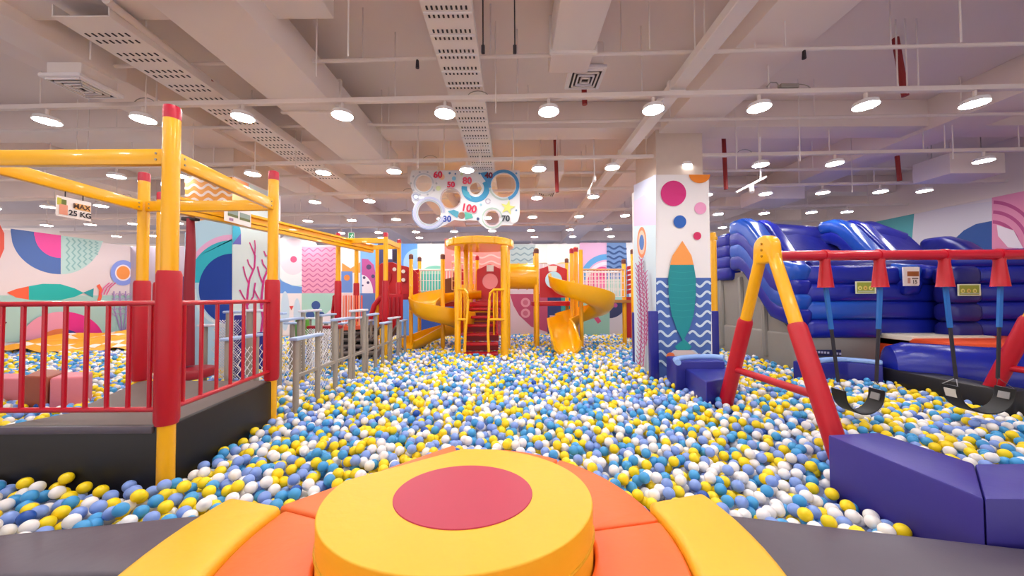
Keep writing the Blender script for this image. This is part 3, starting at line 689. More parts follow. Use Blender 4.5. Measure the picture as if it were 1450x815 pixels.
for i, (px, pt_, bc) in enumerate(((396, 456, BARL), (414, 459, BARL), (424, 452, BARW), (438, 452, BARW), (462, 458, BARL))):
    Y = 6.0 + .25 * i; p = PY(px, 460, Y); z = PY(px, pt_, Y).z
    M().lathe([(.04, .2), (.04, z - .01), (.034, z)], (p.x, p.y, 0), 12).build('post', POSTG, sb3)
    M().box((p.x, p.y, z + .02), (.26, .10, .035)).build('top_board', bc, sb3, bevel=.012)
p = PY(428, 462, 6.6); M().lathe([(.11, p.z - .2), (.12, p.z), (.11, p.z + .13)], (p.x, p.y, 0), 18).build('green_roller', mat('green_plastic', '#5FA83A', .4), sb3)
a = PY(430, 480, 6.2); b = PY(470, 480, 6.2); net(sb3, (a.x, 6.2, 0), (b.x, 6.2, 0), .55, PY(440, 465, 6.2).z, 11, 6, r=.005)
r = thing('bar_bench', 'low dark red bar seat held by netting behind the stepping boards', 'bench')
p = PY(460, 463, 6.5); M().box(p, (.62, .12, .06)).build('seat_bar', mat('dark_red_plastic', '#A21A2C', .4), r, bevel=.02)
for s in (-.25, .25): M().cyl((p.x + s, p.y, .5), (p.x + s, p.y, p.z), .02, n=8).build('leg', POSTG, r)
for px0, px1, pyt, Y, lb in ((334, 345, 446, 5.6, 'navy foam pad seen through the deck railing'), (366, 374, 470, 6.2, 'second navy foam pad behind the deck, nearer the far post'), (252, 262, 445, 5.7, 'navy foam pad behind the dark red hanging pole')):
    padboard(px0, px1, pyt, Y, lb)
# soft blocks in the far left of the pit
def block(name, label, pts, z0, z1, m, cat='soft block', bev=.025):
    return tag(M().prism([(p.x, p.y) for p in pts], z0, z1).build(name, m, bevel=bev, bseg=3), label, cat)
def PXY(*a): return [PZ(x, y, z) for x, y, z in a]
block('soft_block', 'brown foam block lying in the left pit behind the railing', PXY((32, 532, .85), (68, 533, .85), (94, 524, .85), (60, 521, .85)), .45, .85, BRNB)
block('soft_block', 'pink foam block beside the brown one behind the railing', PXY((70, 534, .85), (120, 531, .85), (132, 524, .85), (92, 525, .85)), .45, .84, PINKB)
block('soft_block', 'long low pink foam block left of the brown one', PXY((-10, 538, .72), (34, 538, .72), (34, 530, .72), (-10, 530, .72)), .45, .74, PINKB)
# rumpled orange drape by the left wall
bmv = M(); nx, ny = 60, 20; vs = []
for j in range(ny):
    for i in range(nx):
        u = i / (nx - 1); v = j / (ny - 1)
        x = WX + .25 + u * 3.6 - .0 * v; y = 8.6 + v * 2.9
        z = .5 + .28 * (math.sin(v * PI * .5) ** .7) * (1 - .2 * u) + .05 * math.sin(9 * u + 5 * v) + .045 * math.sin(23 * u * v + 3) + .03 * math.sin(31 * u - 9 * v)
        vs.append((x, y, z))
fs = [(j * nx + i, j * nx + i + 1, (j + 1) * nx + i + 1, (j + 1) * nx + i) for j in range(ny - 1) for i in range(nx - 1)]
bmv.m(DRAPE).add(vs, fs)
for k, f_ in enumerate(bmv.f):
    i = k % (nx - 1); j = k // (nx - 1)
    if (j + int(2 * math.sin(i * .3))) % 7 == 3:
        if DRAPEW not in bmv.mats: bmv.mats.append(DRAPEW)
        bmv.mi[k] = bmv.mats.index(DRAPEW)
tag(bmv.build('fabric_drape', ang=180), 'rumpled orange and pale striped sheet lying by the left wall', 'sheet')
# ------------------------------------------------------------------ foreground round seat
Z9 = .90; DC = Vector((-.235, 1.55)); RX, RY = .57, .455
L0 = PZ(475, 683, Z9); L1 = PZ(665, 632, Z9)
def ellipse(c, rx, ry, n=96): return [(c.x + rx * math.cos(2 * PI * k / n), c.y + ry * math.sin(2 * PI * k / n)) for k in range(n)]
def clip(poly, a, b):                                  # keep what lies right of a->b
    out = []; nx_, ny_ = (b.y - a.y), -(b.x - a.x)
    def d(p): return (p[0] - a.x) * nx_ + (p[1] - a.y) * ny_
    for i in range(len(poly)):
        p, q = poly[i], poly[(i + 1) % len(poly)]; dp, dq = d(p), d(q)
        if dp >= 0: out.append(p)
        if dp * dq < 0: t_ = dp / (dp - dq); out.append((p[0] + (q[0] - p[0]) * t_, p[1] + (q[1] - p[1]) * t_))
    return out
seat = thing('round_seat', 'big yellow padded drum seat with crimson disc in the foreground', 'seat')
dp = clip(ellipse(DC, RX, RY), L0, L1)
M().prism(dp, .1, Z9).build('drum', YELV, seat, bevel=.04, bseg=4, horiz=True)
M().prism(ellipse(Vector((-.215, 1.555)), .298, .245), Z9 - .002, Z9 + .004).build('crimson_disc', CRIM, seat, bevel=.002, bseg=1)
sm_ = M(); sm_.tube([(x, y, .78) for x, y in [(DC.x + (px_ - DC.x) * 1.002, DC.y + (py_ - DC.y) * 1.002) for px_, py_ in dp]], .006, 6); sm_.build('seam', mat('yellow_piping', '#D9A012', .5), seat)
ring = thing('ring_bench', 'orange padded ring bench around the yellow drum seat', 'bench')
def sector(c, r0, r1, a0, a1, n=24, el=False):
    o = [(c.x + r1 * math.cos(math.radians(a0 + (a1 - a0) * k / n)), c.y + r1 * math.sin(math.radians(a0 + (a1 - a0) * k / n))) for k in range(n + 1)]
    i_ = [(c.x + (.577 if el else r0) * math.cos(math.radians(a0 + (a1 - a0) * k / n)), c.y + (.462 if el else r0) * math.sin(math.radians(a0 + (a1 - a0) * k / n))) for k in range(n + 1)]
    return o + i_[::-1]
ZR = .70; RO = .93
for a0, a1 in ((-88, -42), (-41.6, 8), (8.4, 55), (55.4, 100)): M().prism(sector(DC, .36, RO, a0, a1, el=True), .1, ZR).build('bench_segment', ORGV, ring, bevel=.02, bseg=3)
for a0, a1 in ((165.4, 212), (212.4, 268)): M().prism(sector(DC, .36, RO, a0, a1, el=True), .1, ZR).build('bench_segment', ORGV, ring, bevel=.02, bseg=3)
def pol(r_, a): return (DC.x + r_ * math.cos(math.radians(a)), DC.y + r_ * math.sin(math.radians(a)))
M().prism([(DC.x + .577 * math.cos(math.radians(165)), DC.y + .462 * math.sin(math.radians(165))), pol(.98, 165), pol(1.0, 100.4), (DC.x, DC.y + .463), pol(.54, 125), pol(.575, 150)], .1, ZR + .01).build('straight_segment', ORGD, ring, bevel=.02, bseg=3)
ya = tag(M().prism(sector(DC, RO + .005, 1.27, -75, 15), .1, ZR + .03).build('arc_bench', YELV, bevel=.035, bseg=4), 'yellow padded arc bench at the lower right of the round seat', 'bench')
yb = tag(M().prism(sector(DC, RO + .005, 1.27, 165.8, 255), .1, ZR + .03).build('arc_bench', YELV, bevel=.035, bseg=4), 'yellow padded arc bench at the lower left of the round seat', 'bench')
ZB = .60
fl = [PZ(-60, 752, ZB), PZ(0, 745, ZB), PZ(322, 715, ZB), PZ(120, 830, ZB), PZ(-60, 800, ZB)]
tag(M().prism([(-4.6, 1.25), (-2.57, 1.765), (-1.42, 1.965)] + [pol(1.285, a_) for a_ in range(164, 184, 3)] + [(-2.3, 1.50), (-4.6, 1.0)], .1, ZB).build('border_curb', GRV, bevel=.03, bseg=3), 'dark slate padded border along the left edge of the pit', 'curb')
g1 = PZ(1010, 725, ZB); g2 = PZ(1450, 775, ZB)
dxy = (g2 - g1).normalized()
tag(M().prism([pol(1.285, a_) for a_ in range(-74, 17, 5)] + [(g1.x, g1.y), (g2.x, g2.y), (g2.x + 2, g2.y - .45), (g2.x + 2, .3)], .1, ZB).build('border_curb', GRV, bevel=.03, bseg=3), 'dark slate padded border along the right edge of the pit', 'curb')
tag(M().prism([(-4.6, .98), (-2.3, 1.47), (-1.64, 1.47), (-1.62, .6), (-1.62, -3), (-4.6, -3)], .0, .30).build('platform_mat', BLK, bevel=.01), 'black platform floor at the lower left corner', 'mat')
# ------------------------------------------------------------------ violet blocks at the right
ZV = .80
a = PZ(1172, 615, ZV); b = PZ(1240, 611, ZV); c = PZ(1393, 705, ZV)
w2 = .40
tag(M().prism([(a.x, a.y), (a.x + w2 * .95, a.y + .04), (c.x + w2, c.y + .34), (c.x, c.y)], .3, ZV).build('soft_beam', PURP, bevel=.012, bseg=2), 'violet foam beam running into the pit at the right', 'soft block')
tag(M().prism([(c.x + .002, c.y - .002), (c.x + w2 + .002, c.y + .338), (c.x + 2.2, c.y + .36), (c.x + 2.2, c.y - .05)], .3, ZV).build('soft_beam', PURP, bevel=.012, bseg=2), 'violet foam beam leaving the photograph at the lower right corner', 'soft block')
# ------------------------------------------------------------------ blue steps by the column
zs = .76
s = PZ(1000, 540, zs); e = PZ(1040, 533, zs); l = PZ(966, 519, zs); k = PZ(1022, 517, zs)
tag(M().prism([(s.x, s.y), (e.x, e.y), (k.x + .12, min(k.y, 4.9)), (l.x, min(l.y, 4.9))], .3, zs).build('soft_step', NAVY, bevel=.02, bseg=3), 'lower navy foam step in front of the mural column', 'soft block')
r = thing('soft_step', 'upper navy foam step with light blue padded rim by the column', 'soft block')
a = PZ(957, 511, .86); b = PZ(1027, 511, .86)
M().prism([(a.x, a.y), (b.x, b.y), (b.x + .03, a.y + .42), (a.x + .05, a.y + .42)], .3, .86).build('step_body', NAVY, r, bevel=.02, bseg=3)
M().tube([PZ(960, 513, .88), PZ(957, 509, .88), PZ(966, 506.5, .88), PZ(985, 505, .88), PZ(1010, 505, .88), PZ(1025, 506.5, .88)], .04, 12).build('rim_pad', LBLV, r)
# curbs by the inflatable
def curb(label, pts, z, m, rim=None, h=.35, wd=.34):
    r = thing('border_curb', label, 'curb')
    P_ = [PZ(x, y, z) for x, y in pts]; n = len(P_); prof = [(-wd / 2, -h), (wd / 2, -h), (wd / 2, 0), (-wd / 2, 0)]
    P_ = [Vector((p_.x, p_.y, z)) for p_ in P_]
    M().sweep(prof, P_).build('curb_body', m, r, bevel=.02, bseg=2)
    if rim: M().sweep([(-.06 + wd * .25, 0), (.06 + wd * .25, 0), (.06 + wd * .25, .06), (-.06 + wd * .25, .06)], P_).build('rim_pad', rim, r, bevel=.02, bseg=3)
    return r
curb('navy foam curb with light blue rim in front of the inflatable', [(1140, 513), (1165, 510), (1195, 510), (1250, 515)], .74, NAVY, LBLV)
curb('black foam curb continuing right of the light blue rim', [(1262, 519), (1320, 530), (1400, 545), (1450, 553)], .70, BLK)
# ------------------------------------------------------------------ swing set
def aframe(parent, X, Yc, dyf, zt):
    fr = thing('frame', None, None); fr.parent = parent
    top = zt - .10
    for s, dyy in ((1, dyf), (-1, dyf)):
        a = Vector((X, Yc + s * .075, top - .06)); b = Vector((X, Yc + s * dyy, .25))
        lg = M().cyl(a, b, .053, n=18).build('leg', YEL, parent)
        k0 = (a.z - 1.50) / (a.z - b.z)
        M().tube([a.lerp(b, k0), a.lerp(b, k0 + .015), a.lerp(b, .97), b], 1, 18, scales=[.062, .072, .074, .07]).build('foam_pad', REDF, lg)
    arc = [(X, Yc + .13 * math.cos(t_) , top + .0 + .11 * math.sin(t_)) for t_ in [PI * k / 12 for k in range(13)]]
    arc = [(X, Yc + .145, top - .16)] + arc + [(X, Yc - .145, top - .16)]
    n = len(arc)
    hd = M(); vs = [(X + sx * .05, y, z) for sx in (-1, 1) for _, y, z in arc]
    hd.add(vs, [tuple(range(n)), tuple(range(2 * n - 1, n - 1, -1))] + [(i, (i + 1) % n, n + (i + 1) % n, n + i) for i in range(n)])
    h_ = hd.build('head_plate', YEL, parent, bevel=.02, bseg=3)
    for zz in (-.03, .03, -.09): M().cyl((X - .06, Yc, top + zz), (X - .045, Yc, top + zz), .012, n=8).build('bolt', mat('bolt_brass', '#B98A20', .4, metal=.6), h_)
    zc = .93; f_ = (zc - .25) / (top - .06 - .25); yy = .075 + (dyf - .075) * (1 - f_)
    M().cyl((X, Yc - yy, zc), (X, Yc + yy, zc), .035, n=14).build('cross_bar', REDF, parent)
    bpy.data.objects.remove(fr)
sw = thing('swing_set', 'red and yellow A frame swing set standing in the ball pit', 'swing set')
Yc = 3.42; SX = PY(1087, 400, Yc).x; zt = PY(1087, 335, Yc).z
SX2 = SX + 3.02
aframe(sw, SX, Yc, .82, zt); aframe(sw, SX2, Yc, .82, zt)
zbm = PY(1110, 362, Yc).z
M().cyl((SX + .03, Yc, zbm), (SX2 - .03, Yc, zbm), .049, n=20).build('top_beam', RED, sw)
cl = []
for px, pt_, pb_ in ((1168, 352, 406), (1245, 352, 401), (1337, 352, 399), (1415, 352, 401)):
    x = PY(px, 365, Yc).x; cl.append(x)
    o = M().tube([(x - .02, Yc, zbm), (x + .02, Yc, zbm)], .058, 20).build('beam_collar', RED, sw)
    M().lathe([(.066, -.31), (.063, -.30), (.040, -.07), (.05, -.0)], (x, Yc, zbm), 20).build('strap_guard', REDP, o)
def swing(x0, x1, xs0, xs1, ztop, zmid, zseat, y_, label, tilt=0):
    r = thing('sling_swing', label, 'swing', loc=(0, 0, 0))
    e0 = Vector((xs0, y_, zmid)); e1 = Vector((xs1, y_, zmid))
    for x, e in ((x0, e0), (x1, e1)):
        t_ = Vector((x, Yc, ztop)); m_ = t_.lerp(e, .45)
        M().bar(t_, m_, .034, .022, up=(0, 1, 0)).build('strap_sleeve', STRB, r); M().bar(m_, e, .026, .014, up=(0, 1, 0)).build('strap', STRK, r)
    pts = []
    n = 14; cxm = (xs0 + xs1) / 2; hw = (xs1 - xs0) / 2
    for k in range(n + 1):
        t_ = PI * k / n; pts.append(Vector((cxm - hw * math.cos(t_) * (1.0), y_ + tilt * math.cos(t_), zmid - .07 - (zmid - .07 - zseat) * math.sin(t_) ** .8)))
    M().sweep([(-.075, -.006), (.075, -.006), (.075, .006), (-.075, .006)], pts, ups=[Vector((math.cos(PI * k / n), 0, math.sin(PI * k / n) + .05)) for k in range(n + 1)]).build('sling_seat', RUB, r, bevel=.003, bseg=1)
    for e, p_ in ((e0, pts[0]), (e1, pts[-1])):
        M().tube([e + Vector((0, 0, .01)), p_ + Vector((0, -.06, 0)), p_ + Vector((0, .06, 0)), e + Vector((0, 0, .01))], .004, 6).build('triangle_link', STEEL, r)
    M().box(pts[-2] + Vector((-.008 if tilt else -.012, 0, .0)), (.014, .08, .065), ry=.25).build('end_plate', mat('grey_plate', '#8F8D8C', .5), r)
    if tilt: M().box(pts[1] + Vector((.0, -.0, .0)), (.014, .09, .08), ry=-.25).build('end_plate', mat('pale_plate', '#D9D4C8', .5), r)
    return r
zg = zbm - .30
zs_ = PY(1215, 583, Yc).z; zm_ = PY(1245, 540, Yc).z
swing(cl[0], cl[1], PY(1187, 540, Yc).x, PY(1241, 540, Yc).x, zg, zm_, zs_, Yc, 'black sling swing with blue sleeved straps, the left one', 0)
swing(cl[2], cl[3], PY(1354, 540, Yc).x, PY(1413, 540, Yc).x, zg, PY(1355, 536, Yc).z, PY(1385, 582, Yc).z, Yc, 'black sling swing with pale end plates beside the right red leg', .05)
# ------------------------------------------------------------------ tower, slides, tunnel, bridge
tw = thing('slide_tower', 'yellow and red climbing tower with round roof and spiral slides', 'play equipment')
TC = (PY(680, 420, 8.35).x, 8.35); rr = .80
zr_ = PY(680, 333, 7.55).z
M().lathe([(rr * .97, zr_ - .17), (rr, zr_ - .15), (rr, zr_ - .02), (rr * .96, zr_), (.1, zr_ + .01)], (*TC, 0), 40).build('round_roof', YELP, tw)
for k in range(10):
    a = 2 * PI * k / 10 + .2; M().box((TC[0] + rr * math.cos(a), TC[1] + rr * math.sin(a), zr_ - .08), (.03, .06, .14), rz=a).build('roof_rib', YEL, tw, bevel=.006, bseg=1)
PF = 1.62                                              # platform level
def tpost(px, pt_, Y, r=.055, cap=None, pb=.3):
    p = PY(px, 430, Y); z = PY(px, pt_, Y).z
    o = M().lathe([(r, pb), (r, z - .02), (r * .8, z)], (p.x, Y, 0), 14).build('post', YEL, tw)
    if cap: M().lathe([(r * 1.1, z - .12), (r * 1.1, z - .02), (r * .6, z + .01)], (p.x, Y, 0), 14).build('cap', cap, o)
    return p.x
BRN = mat('brown_cap', '#6A3A34', .5)
tpost(648, 348, 7.75, .07); tpost(714.5, 348, 7.75, .085); tpost(660, 348, 8.7, .06); tpost(719, 350, 8.6, .06); tpost(667, 356, 9.3, .05); tpost(676, 362, 9.6, .05, CAPR)
tpost(582, 360, 8.9, .05, BRN); tpost(594, 364, 10.0, .05, BRN); tpost(627, 360, 8.9, .055, BRN)
tpost(760, 352, 8.9, .06, BRN); tpost(758, 356, 9.6, .05, BRN); tpost(803, 366, 9.9, .05, BRN); tpost(810, 352, 9.0, .05, CAPR); tpost(816, 350, 9.2, .06, CAPR)
tpost(884, 367, 9.4, .055, BRN); tpost(897, 353, 9.0, .055, BRN)
# platforms
def plat(x0, x1, y0, y1, z=PF, m=REDP): M().box(((x0 + x1) / 2, (y0 + y1) / 2, z - .06), (x1 - x0, y1 - y0, .12)).build('platform', m, tw, bevel=.01)
plat(-1.2, -.1, 9.0, 10.2); plat(.55, 1.75, 9.4, 10.4); plat(-2.6, -1.25, 9.5, 10.4)
# steps inside the tower
st0 = PY(655, 495, 7.85).x; st1 = PY(705, 495, 7.85).x
for k in range(6):
    z = .50 + k * .19; M().box(((st0 + st1) / 2, 7.85 + k * .21, z), (st1 - st0, .26, .06)).build('stair_tread', REDP, tw, bevel=.01)
    M().box(((st0 + st1) / 2, 7.85 + k * .21 + .12, z - .09), (st1 - st0, .02, .16)).build('stair_riser', mat('dark_red_plastic', '#A21A2C', .4), tw)
for s, px0 in ((-1, 658), (1, 696)):
    x = PY(px0, 450, 7.75).x
    pp = [(648, 409), (657, 409), (662, 415), (663, 425), (661, 452), (659, 470), (658, 498)] if s < 0 else [(714, 410), (699, 410), (694, 415), (693, 425), (692, 452), (691, 470), (692, 498)]
    M().tube([PY(a_, b_, 7.62) for a_, b_ in pp], .030, 10).build('handrail', YELP, tw)
    M().cyl(PY(pp[0][0], 452, 7.62), PY(pp[4][0], 452, 7.62), .026, n=8).build('handrail_bar', YELP, tw)
    for px_ in ((653,) if s < 0 else (699, 704)): M().cyl(PY(px_, 410, 7.63), PY(px_, 452, 7.63), .016, n=8).build('handrail_bar', YELP, tw)
    for k in range(3): M().cyl((x + s * .04, 7.95 + k * .3, .9 + k * .15), (x + s * .04, 7.95 + k * .3, 1.85), .018, n=8).build('baluster', YEL, tw)
    M().box((x + s * .12, 8.0, 1.35), (.03, .5, .8)).build('side_panel', REDP, tw)
for z in (1.05, 1.15, 1.25, 1.38): M().cyl((PY(668, 450, 8.8).x, 8.8, z), (PY(700, 450, 8.8).x, 8.8, z), .012, n=6).build('rung', YEL, tw)
# red arched panels with round windows
def arch_panel(px0, px1, pt_, pb_, Y, hole=None, hm=None, rise=6):
    a = PY(px0, pb_, Y); b = PY(px1, pb_, Y); n = 16; pts = [(px0, pb_), (px1, pb_)]
    for k in range(n + 1):
        u = k / n; pts.append((px1 + (px0 - px1) * u, pt_ + rise * (1 - math.exp(-((u - .5) / .28) ** 2))))
    if not hole:
        return M().slab([PY(x, y, Y) for x, y in pts], .05, (0, 1, 0)).build('arched_panel', REDP, tw)
    hx, hy, hr = hole; m = M(); ring_ = []
    N = 48; outer = []
    for k in range(N):                                 # outer point in the same direction as the hole point
        ang = 2 * PI * k / N; dx_, dy_ = math.cos(ang), -math.sin(ang); best = 1e9
        for i in range(len(pts)):
            (x1_, y1_), (x2_, y2_) = pts[i], pts[(i + 1) % len(pts)]
            den = dx_ * (y2_ - y1_) - dy_ * (x2_ - x1_)
            if abs(den) < 1e-9: continue
            t_ = ((x1_ - hx) * (y2_ - y1_) - (y1_ - hy) * (x2_ - x1_)) / den; u_ = ((x1_ - hx) * dy_ - (y1_ - hy) * dx_) / den
            if t_ > 0 and -1e-6 <= u_ <= 1 + 1e-6: best = min(best, t_)
        outer.append((hx + dx_ * best, hy + dy_ * best)); ring_.append((hx + dx_ * hr, hy + dy_ * hr))
    vs = []
    for dY in (0, .05):
        for lst in (outer, ring_):
            for x, y in lst:
                q_ = PY(x, y, Y); vs.append((q_.x, Y + dY, q_.z))
    fs = []
    for k in range(N):
        k2 = (k + 1) % N
        fs += [(k, k2, N + k2, N + k), (2 * N + k, 3 * N + k, 3 * N + k2, 2 * N + k2), (k, 2 * N + k, 2 * N + k2, k2), (N + k, N + k2, 3 * N + k2, 3 * N + k)]
    o = m.add(vs, fs).build('arched_panel', REDP, tw)
    if hm: M().slab([PY(x, y, Y + .02) for x, y in circ(hx, hy, hr)], .02, (0, 1, 0)).build('round_window', hm, o)
    return o
arch_panel(675, 712, 374, 424, 9.5, (694, 398, 11), mat('pink_acrylic', '#F28C9A', .2, coat=.6), 7)
M().slab([PY(x, y, 9.48) for x, y in ((689, 375), (699, 375), (699, 384), (689, 384))], .03, (0, 1, 0)).build('number_plate', ACRY, tw)
arch_panel(764, 803, 374, 421, 9.35, (784, 396, 12), None, 6)
M().slab([PY(x, y, 9.33) for x, y in ((776, 376), (789, 376), (788, 384), (777, 384))], .03, (0, 1, 0)).build('number_plate', ACRY, tw)
arch_panel(658, 712, 424, 436, 9.3); arch_panel(642, 663, 380, 425, 9.7, None, None, 4)
# shingled red side panels behind the left railing and at the right end of the bridge
for px0, px1, pt_, pb_, Y in ((585, 593, 383, 420, 9.6), (888, 896, 377, 418, 9.5)):
    n = 6
    for k in range(n):
        y0_ = pt_ + (pb_ - pt_) * k / n; y1_ = pt_ + (pb_ - pt_) * (k + .75) / n
        M().slab([PY(x, y, Y) for x, y in ((px0, y0_), (px1, y0_ - 2), (px1, y1_ - 2), (px0, y1_))], .04, (0, 1, 0)).build('climbing_slat', REDP, tw)
M().slab([PY(x, y, 9.5) for x, y in ((887, 420), (896, 420), (896, 478), (887, 478))], .05, (0, 1, 0)).build('lower_panel', REDP, tw)
# spiral troughs
def trough(name, path, w_, h_in, h_out, m=YELP):
    hw = w_ / 2
    inner = [(-hw, h_in), (-hw * .92, .12), (-hw * .6, .02), (0, 0), (hw * .6, .02), (hw * .92, .12), (hw, h_out)]
    outer = [(hw + .05, h_out), (hw + .05, h_out - .04), (hw + .02, .08), (hw * .66, -.04), (0, -.06), (-hw * .66, -.04), (-hw - .02, .08), (-hw - .05, h_in - .04), (-hw - .05, h_in)]
    return M().sweep(inner + outer, path).build(name, m, tw, ang=50)
def helix(cx_, cy_, r_, a0, a1, z0, z1, n=36):
    return [(cx_ + r_ * math.cos(math.radians(a0 + (a1 - a0) * k / n)), cy_ + r_ * math.sin(math.radians(a0 + (a1 - a0) * k / n)), z0 + (z1 - z0) * k / n) for k in range(n + 1)]
# counter-clockwise seen from above: the outer wall is on the right hand side
hx, hy = PY(627, 420, 8.9).x, 8.9
h1 = helix(hx, hy, .50, 60, 400, 1.72, .88)
h1 = [(hx + .9, hy + .55, 1.76)] + h1
trough('spiral_slide', h1 , .56, .16, .36)
e0 = PY(640, 470, 9.1); e1 = PY(578, 486, 8.5)
trough('slide_exit', [(hx + .40, hy + .25, .86), (hx + .0, hy + .30, .80), (hx - .35, hy + .15, .68), (hx - .62, hy - .1, .56), (hx - .78, hy - .32, .50)], .50, .22, .24)
hx2, hy2 = PY(823, 420, 8.7).x, 8.7
M().lathe([(.05, .3), (.05, 2.9)], (hx2, hy2, 0), 14).build('post', YEL, tw)
h2 = helix(hx2, hy2, .48, 150, 490, 2.02, .98)
trough('spiral_slide', h2, .54, .14, .34)
ex = PY(800, 490, 7.95)
trough('slide_exit', [h2[-3], (hx2 - .50, hy2 + .22, .95), (hx2 - .52, hy2 - .1, .84), (ex.x + .02, 8.3, .66), (ex.x + .02, 8.1, .52), (ex.x + .04, 7.85, .50)], .56, .26, .26)
M().lathe([(.05, .3), (.05, 2.2)], (hx, hy, 0), 14).build('post', YEL, tw)
# crawl tunnel
a = PY(722, 391, 9.1); b = PY(759, 391, 9.1); rt = .33
seg = 3
for k in range(seg):
    p_, q_ = a.lerp(b, k / seg), a.lerp(b, (k + .96) / seg)
    M().sweep([(rt * math.cos(2 * PI * j / 28), rt * math.sin(2 * PI * j / 28)) for j in range(28)] , [p_, q_], caps=False).build('tunnel_ring', YELP, tw)
    M().tube([q_ - Vector((.012, 0, 0)), q_ + Vector((.012, 0, 0))], rt + .02, 28).build('tunnel_flange', YELP, tw)
# rope bridge to the right and its railing
def railpx(px0, px1, pt_, pb_, Y, n, m=WHT, rm=None, hor=2):
    a = PY(px0, pt_, Y); b = PY(px1, pt_, Y); zb_ = PY(px0, pb_, Y).z
    M().cyl(a, b, .025, n=8).build('hand_rail', rm or m, tw)
    for k in range(n + 1):
        q_ = a.lerp(b, k / n); M().cyl((q_.x, Y, zb_), q_, .012, n=6).build('baluster', m, tw)
    for j in range(hor):
        z_ = zb_ + (a.z - zb_) * j / max(1, hor); M().cyl((a.x, Y, z_), (b.x, Y, z_), .010, n=6).build('cross_wire', m, tw)
railpx(821, 884, 381.5, 420, 9.3, 14, WHT, mat('tan_rail', '#D9A878', .5), 4); railpx(821, 884, 385, 420, 10.2, 12, WHT, None, 3)
a = PY(848, 424, 9.3); b = PY(896, 424, 9.3)
for k in range(14):
    x = PY(822, 424, 9.3).x + k * .095; M().box((x, 9.75, a.z - .03), (.085, .95, .035)).build('deck_board', WOOD, tw, bevel=.006, bseg=1)
M().bar((PY(822, 425, 9.27).x, 9.27, a.z - .05), (PY(897, 425, 9.27).x, 9.27, a.z - .05), .03, .07).build('deck_edge', WOOD, tw)
railpx(583, 645, 382, 412, 9.9, 15, WHT, None, 2)
railpx(640, 672, 372, 410, 9.5, 5, mat('cream_bar', '#F2C79A', .5), None, 3)
railpx(757, 775, 372, 384, 9.8, 3, WHT, None, 1)
M().slab([PY(x, y, 9.6) for x, y in ((630, 395), (642, 392), (642, 418), (630, 420))], .05, (0, 1, 0)).build('board_panel', mat('dark_wood', '#6B3B22', .6), tw)
# ------------------------------------------------------------------ red play house left of the tower
ph = thing('play_house', 'red panelled play house with steps between gantry and tower', 'play equipment')
def pslab(name, pts, Y, m, th=.05, parent=ph): return M().slab([PY(x, y, Y) for x, y in pts], th, (0, 1, 0)).build(name, m, parent, bevel=.008, bseg=1)
n = 14
wl_ = [(534, 378), (540, 372), (556, 371), (566, 375), (576, 377), (586, 382), (592, 388), (592, 418), (534, 418)]
pslab('wall_panel', wl_, 9.3, REDP)
pslab('wall_panel', [(540, 416), (570, 416), (570, 452), (548, 456), (536, 452)], 8.6, REDF)
pslab('lower_wall', [(534, 416), (560, 416), (560, 470), (534, 470)], 9.4, REDP)
pslab('wall_panel', [(570, 416), (592, 416), (592, 424), (570, 424)], 9.25, mat('dark_red_plastic', '#A21A2C', .4))
for x in (545, 551, 557, 563): pslab('groove_strip', [(x, 420), (x + 2, 420), (x + 2, 448), (x, 448)], 8.55, mat('dark_red_plastic', '#A21A2C', .4), .03)
for x, y in ((558.5, 381), (571, 384), (571, 396)): M().cyl(PY(x, y, 9.28), PY(x, y, 9.2), .05, n=12).build('round_knob', ACRY, ph)
for x in (550, 573): pslab('panel_window', circ(x, 392, 4, 8), 9.26, mat('dark_red_plastic', '#A21A2C', .4), .03)
pslab('wall_panel', [(556, 353), (563, 353), (563, 370), (556, 370)], 9.6, col('#3A3450'))
M().lathe([(.045, .3), (.045, 2.95), (.03, 2.97)], (PY(534, 420, 8.8).x, 8.8, 0), 12).build('slim_post', YEL, ph)
M().tube([PY(523, 455, 8.7), PY(530, 432, 8.7), PY(540, 420, 8.7)], .06, 10).build('red_rail', REDF, ph)
for k in range(8):
    x = 485 + k * 3.7; pslab('striped_bar', [(x, 418), (x + 2, 418), (x + 2, 462), (x, 462)], 8.2, mat('coral_bar', '#F2694A', .5) if k % 2 else mat('light_coral_bar', '#FBA27E', .5), .03)
pslab('striped_sill', [(483, 462), (516, 460), (516, 466), (483, 468)], 8.18, mat('coral_bar', '#F2694A', .5))
M().tube([PY(474, 470, 7.9), PY(472, 440, 7.9), PY(474, 420, 7.9), PY(480, 415, 7.9)], .05, 10).build('red_rail', REDF, ph)
# dark net-sided staircase below the stripes
stc = thing('soft_staircase', 'dark grey open staircase rising behind the stepping boards', 'stairs')
for k in range(5):
    y0_ = 500 - k * 9.5; Y = 7.4 + .3 * k
    a = PY(480, y0_, Y); b = PY(531, y0_, Y)
    M().box(((a.x + b.x) / 2, Y, a.z), (b.x - a.x, .32, .05)).build('stair_tread', mat('stair_grey', '#5E5552', .7), stc, bevel=.01)
    M().box(((a.x + b.x) / 2, Y + .14, a.z - .09), (b.x - a.x, .03, .14)).build('stair_riser', BLK, stc)
for px in (480, 505, 531):
    a = PY(px, 505, 7.3); b = PY(px, 460, 8.7); M().bar((a.x, 7.25, .5), (a.x, 8.7, b.z - .05), .05, .12).build('stringer', mat('stair_grey', '#5E5552', .7), stc)
tag(M().prism([(PY(537, 480, 8.3).x, 8.3), (PY(546, 480, 8.3).x, 8.3), (PY(546, 480, 8.3).x, 8.6), (PY(537, 480, 8.3).x, 8.6)], .4, PY(540, 465, 8.3).z).build('soft_block', YELV, bevel=.02), 'yellow padded block below the red play house', 'soft block')
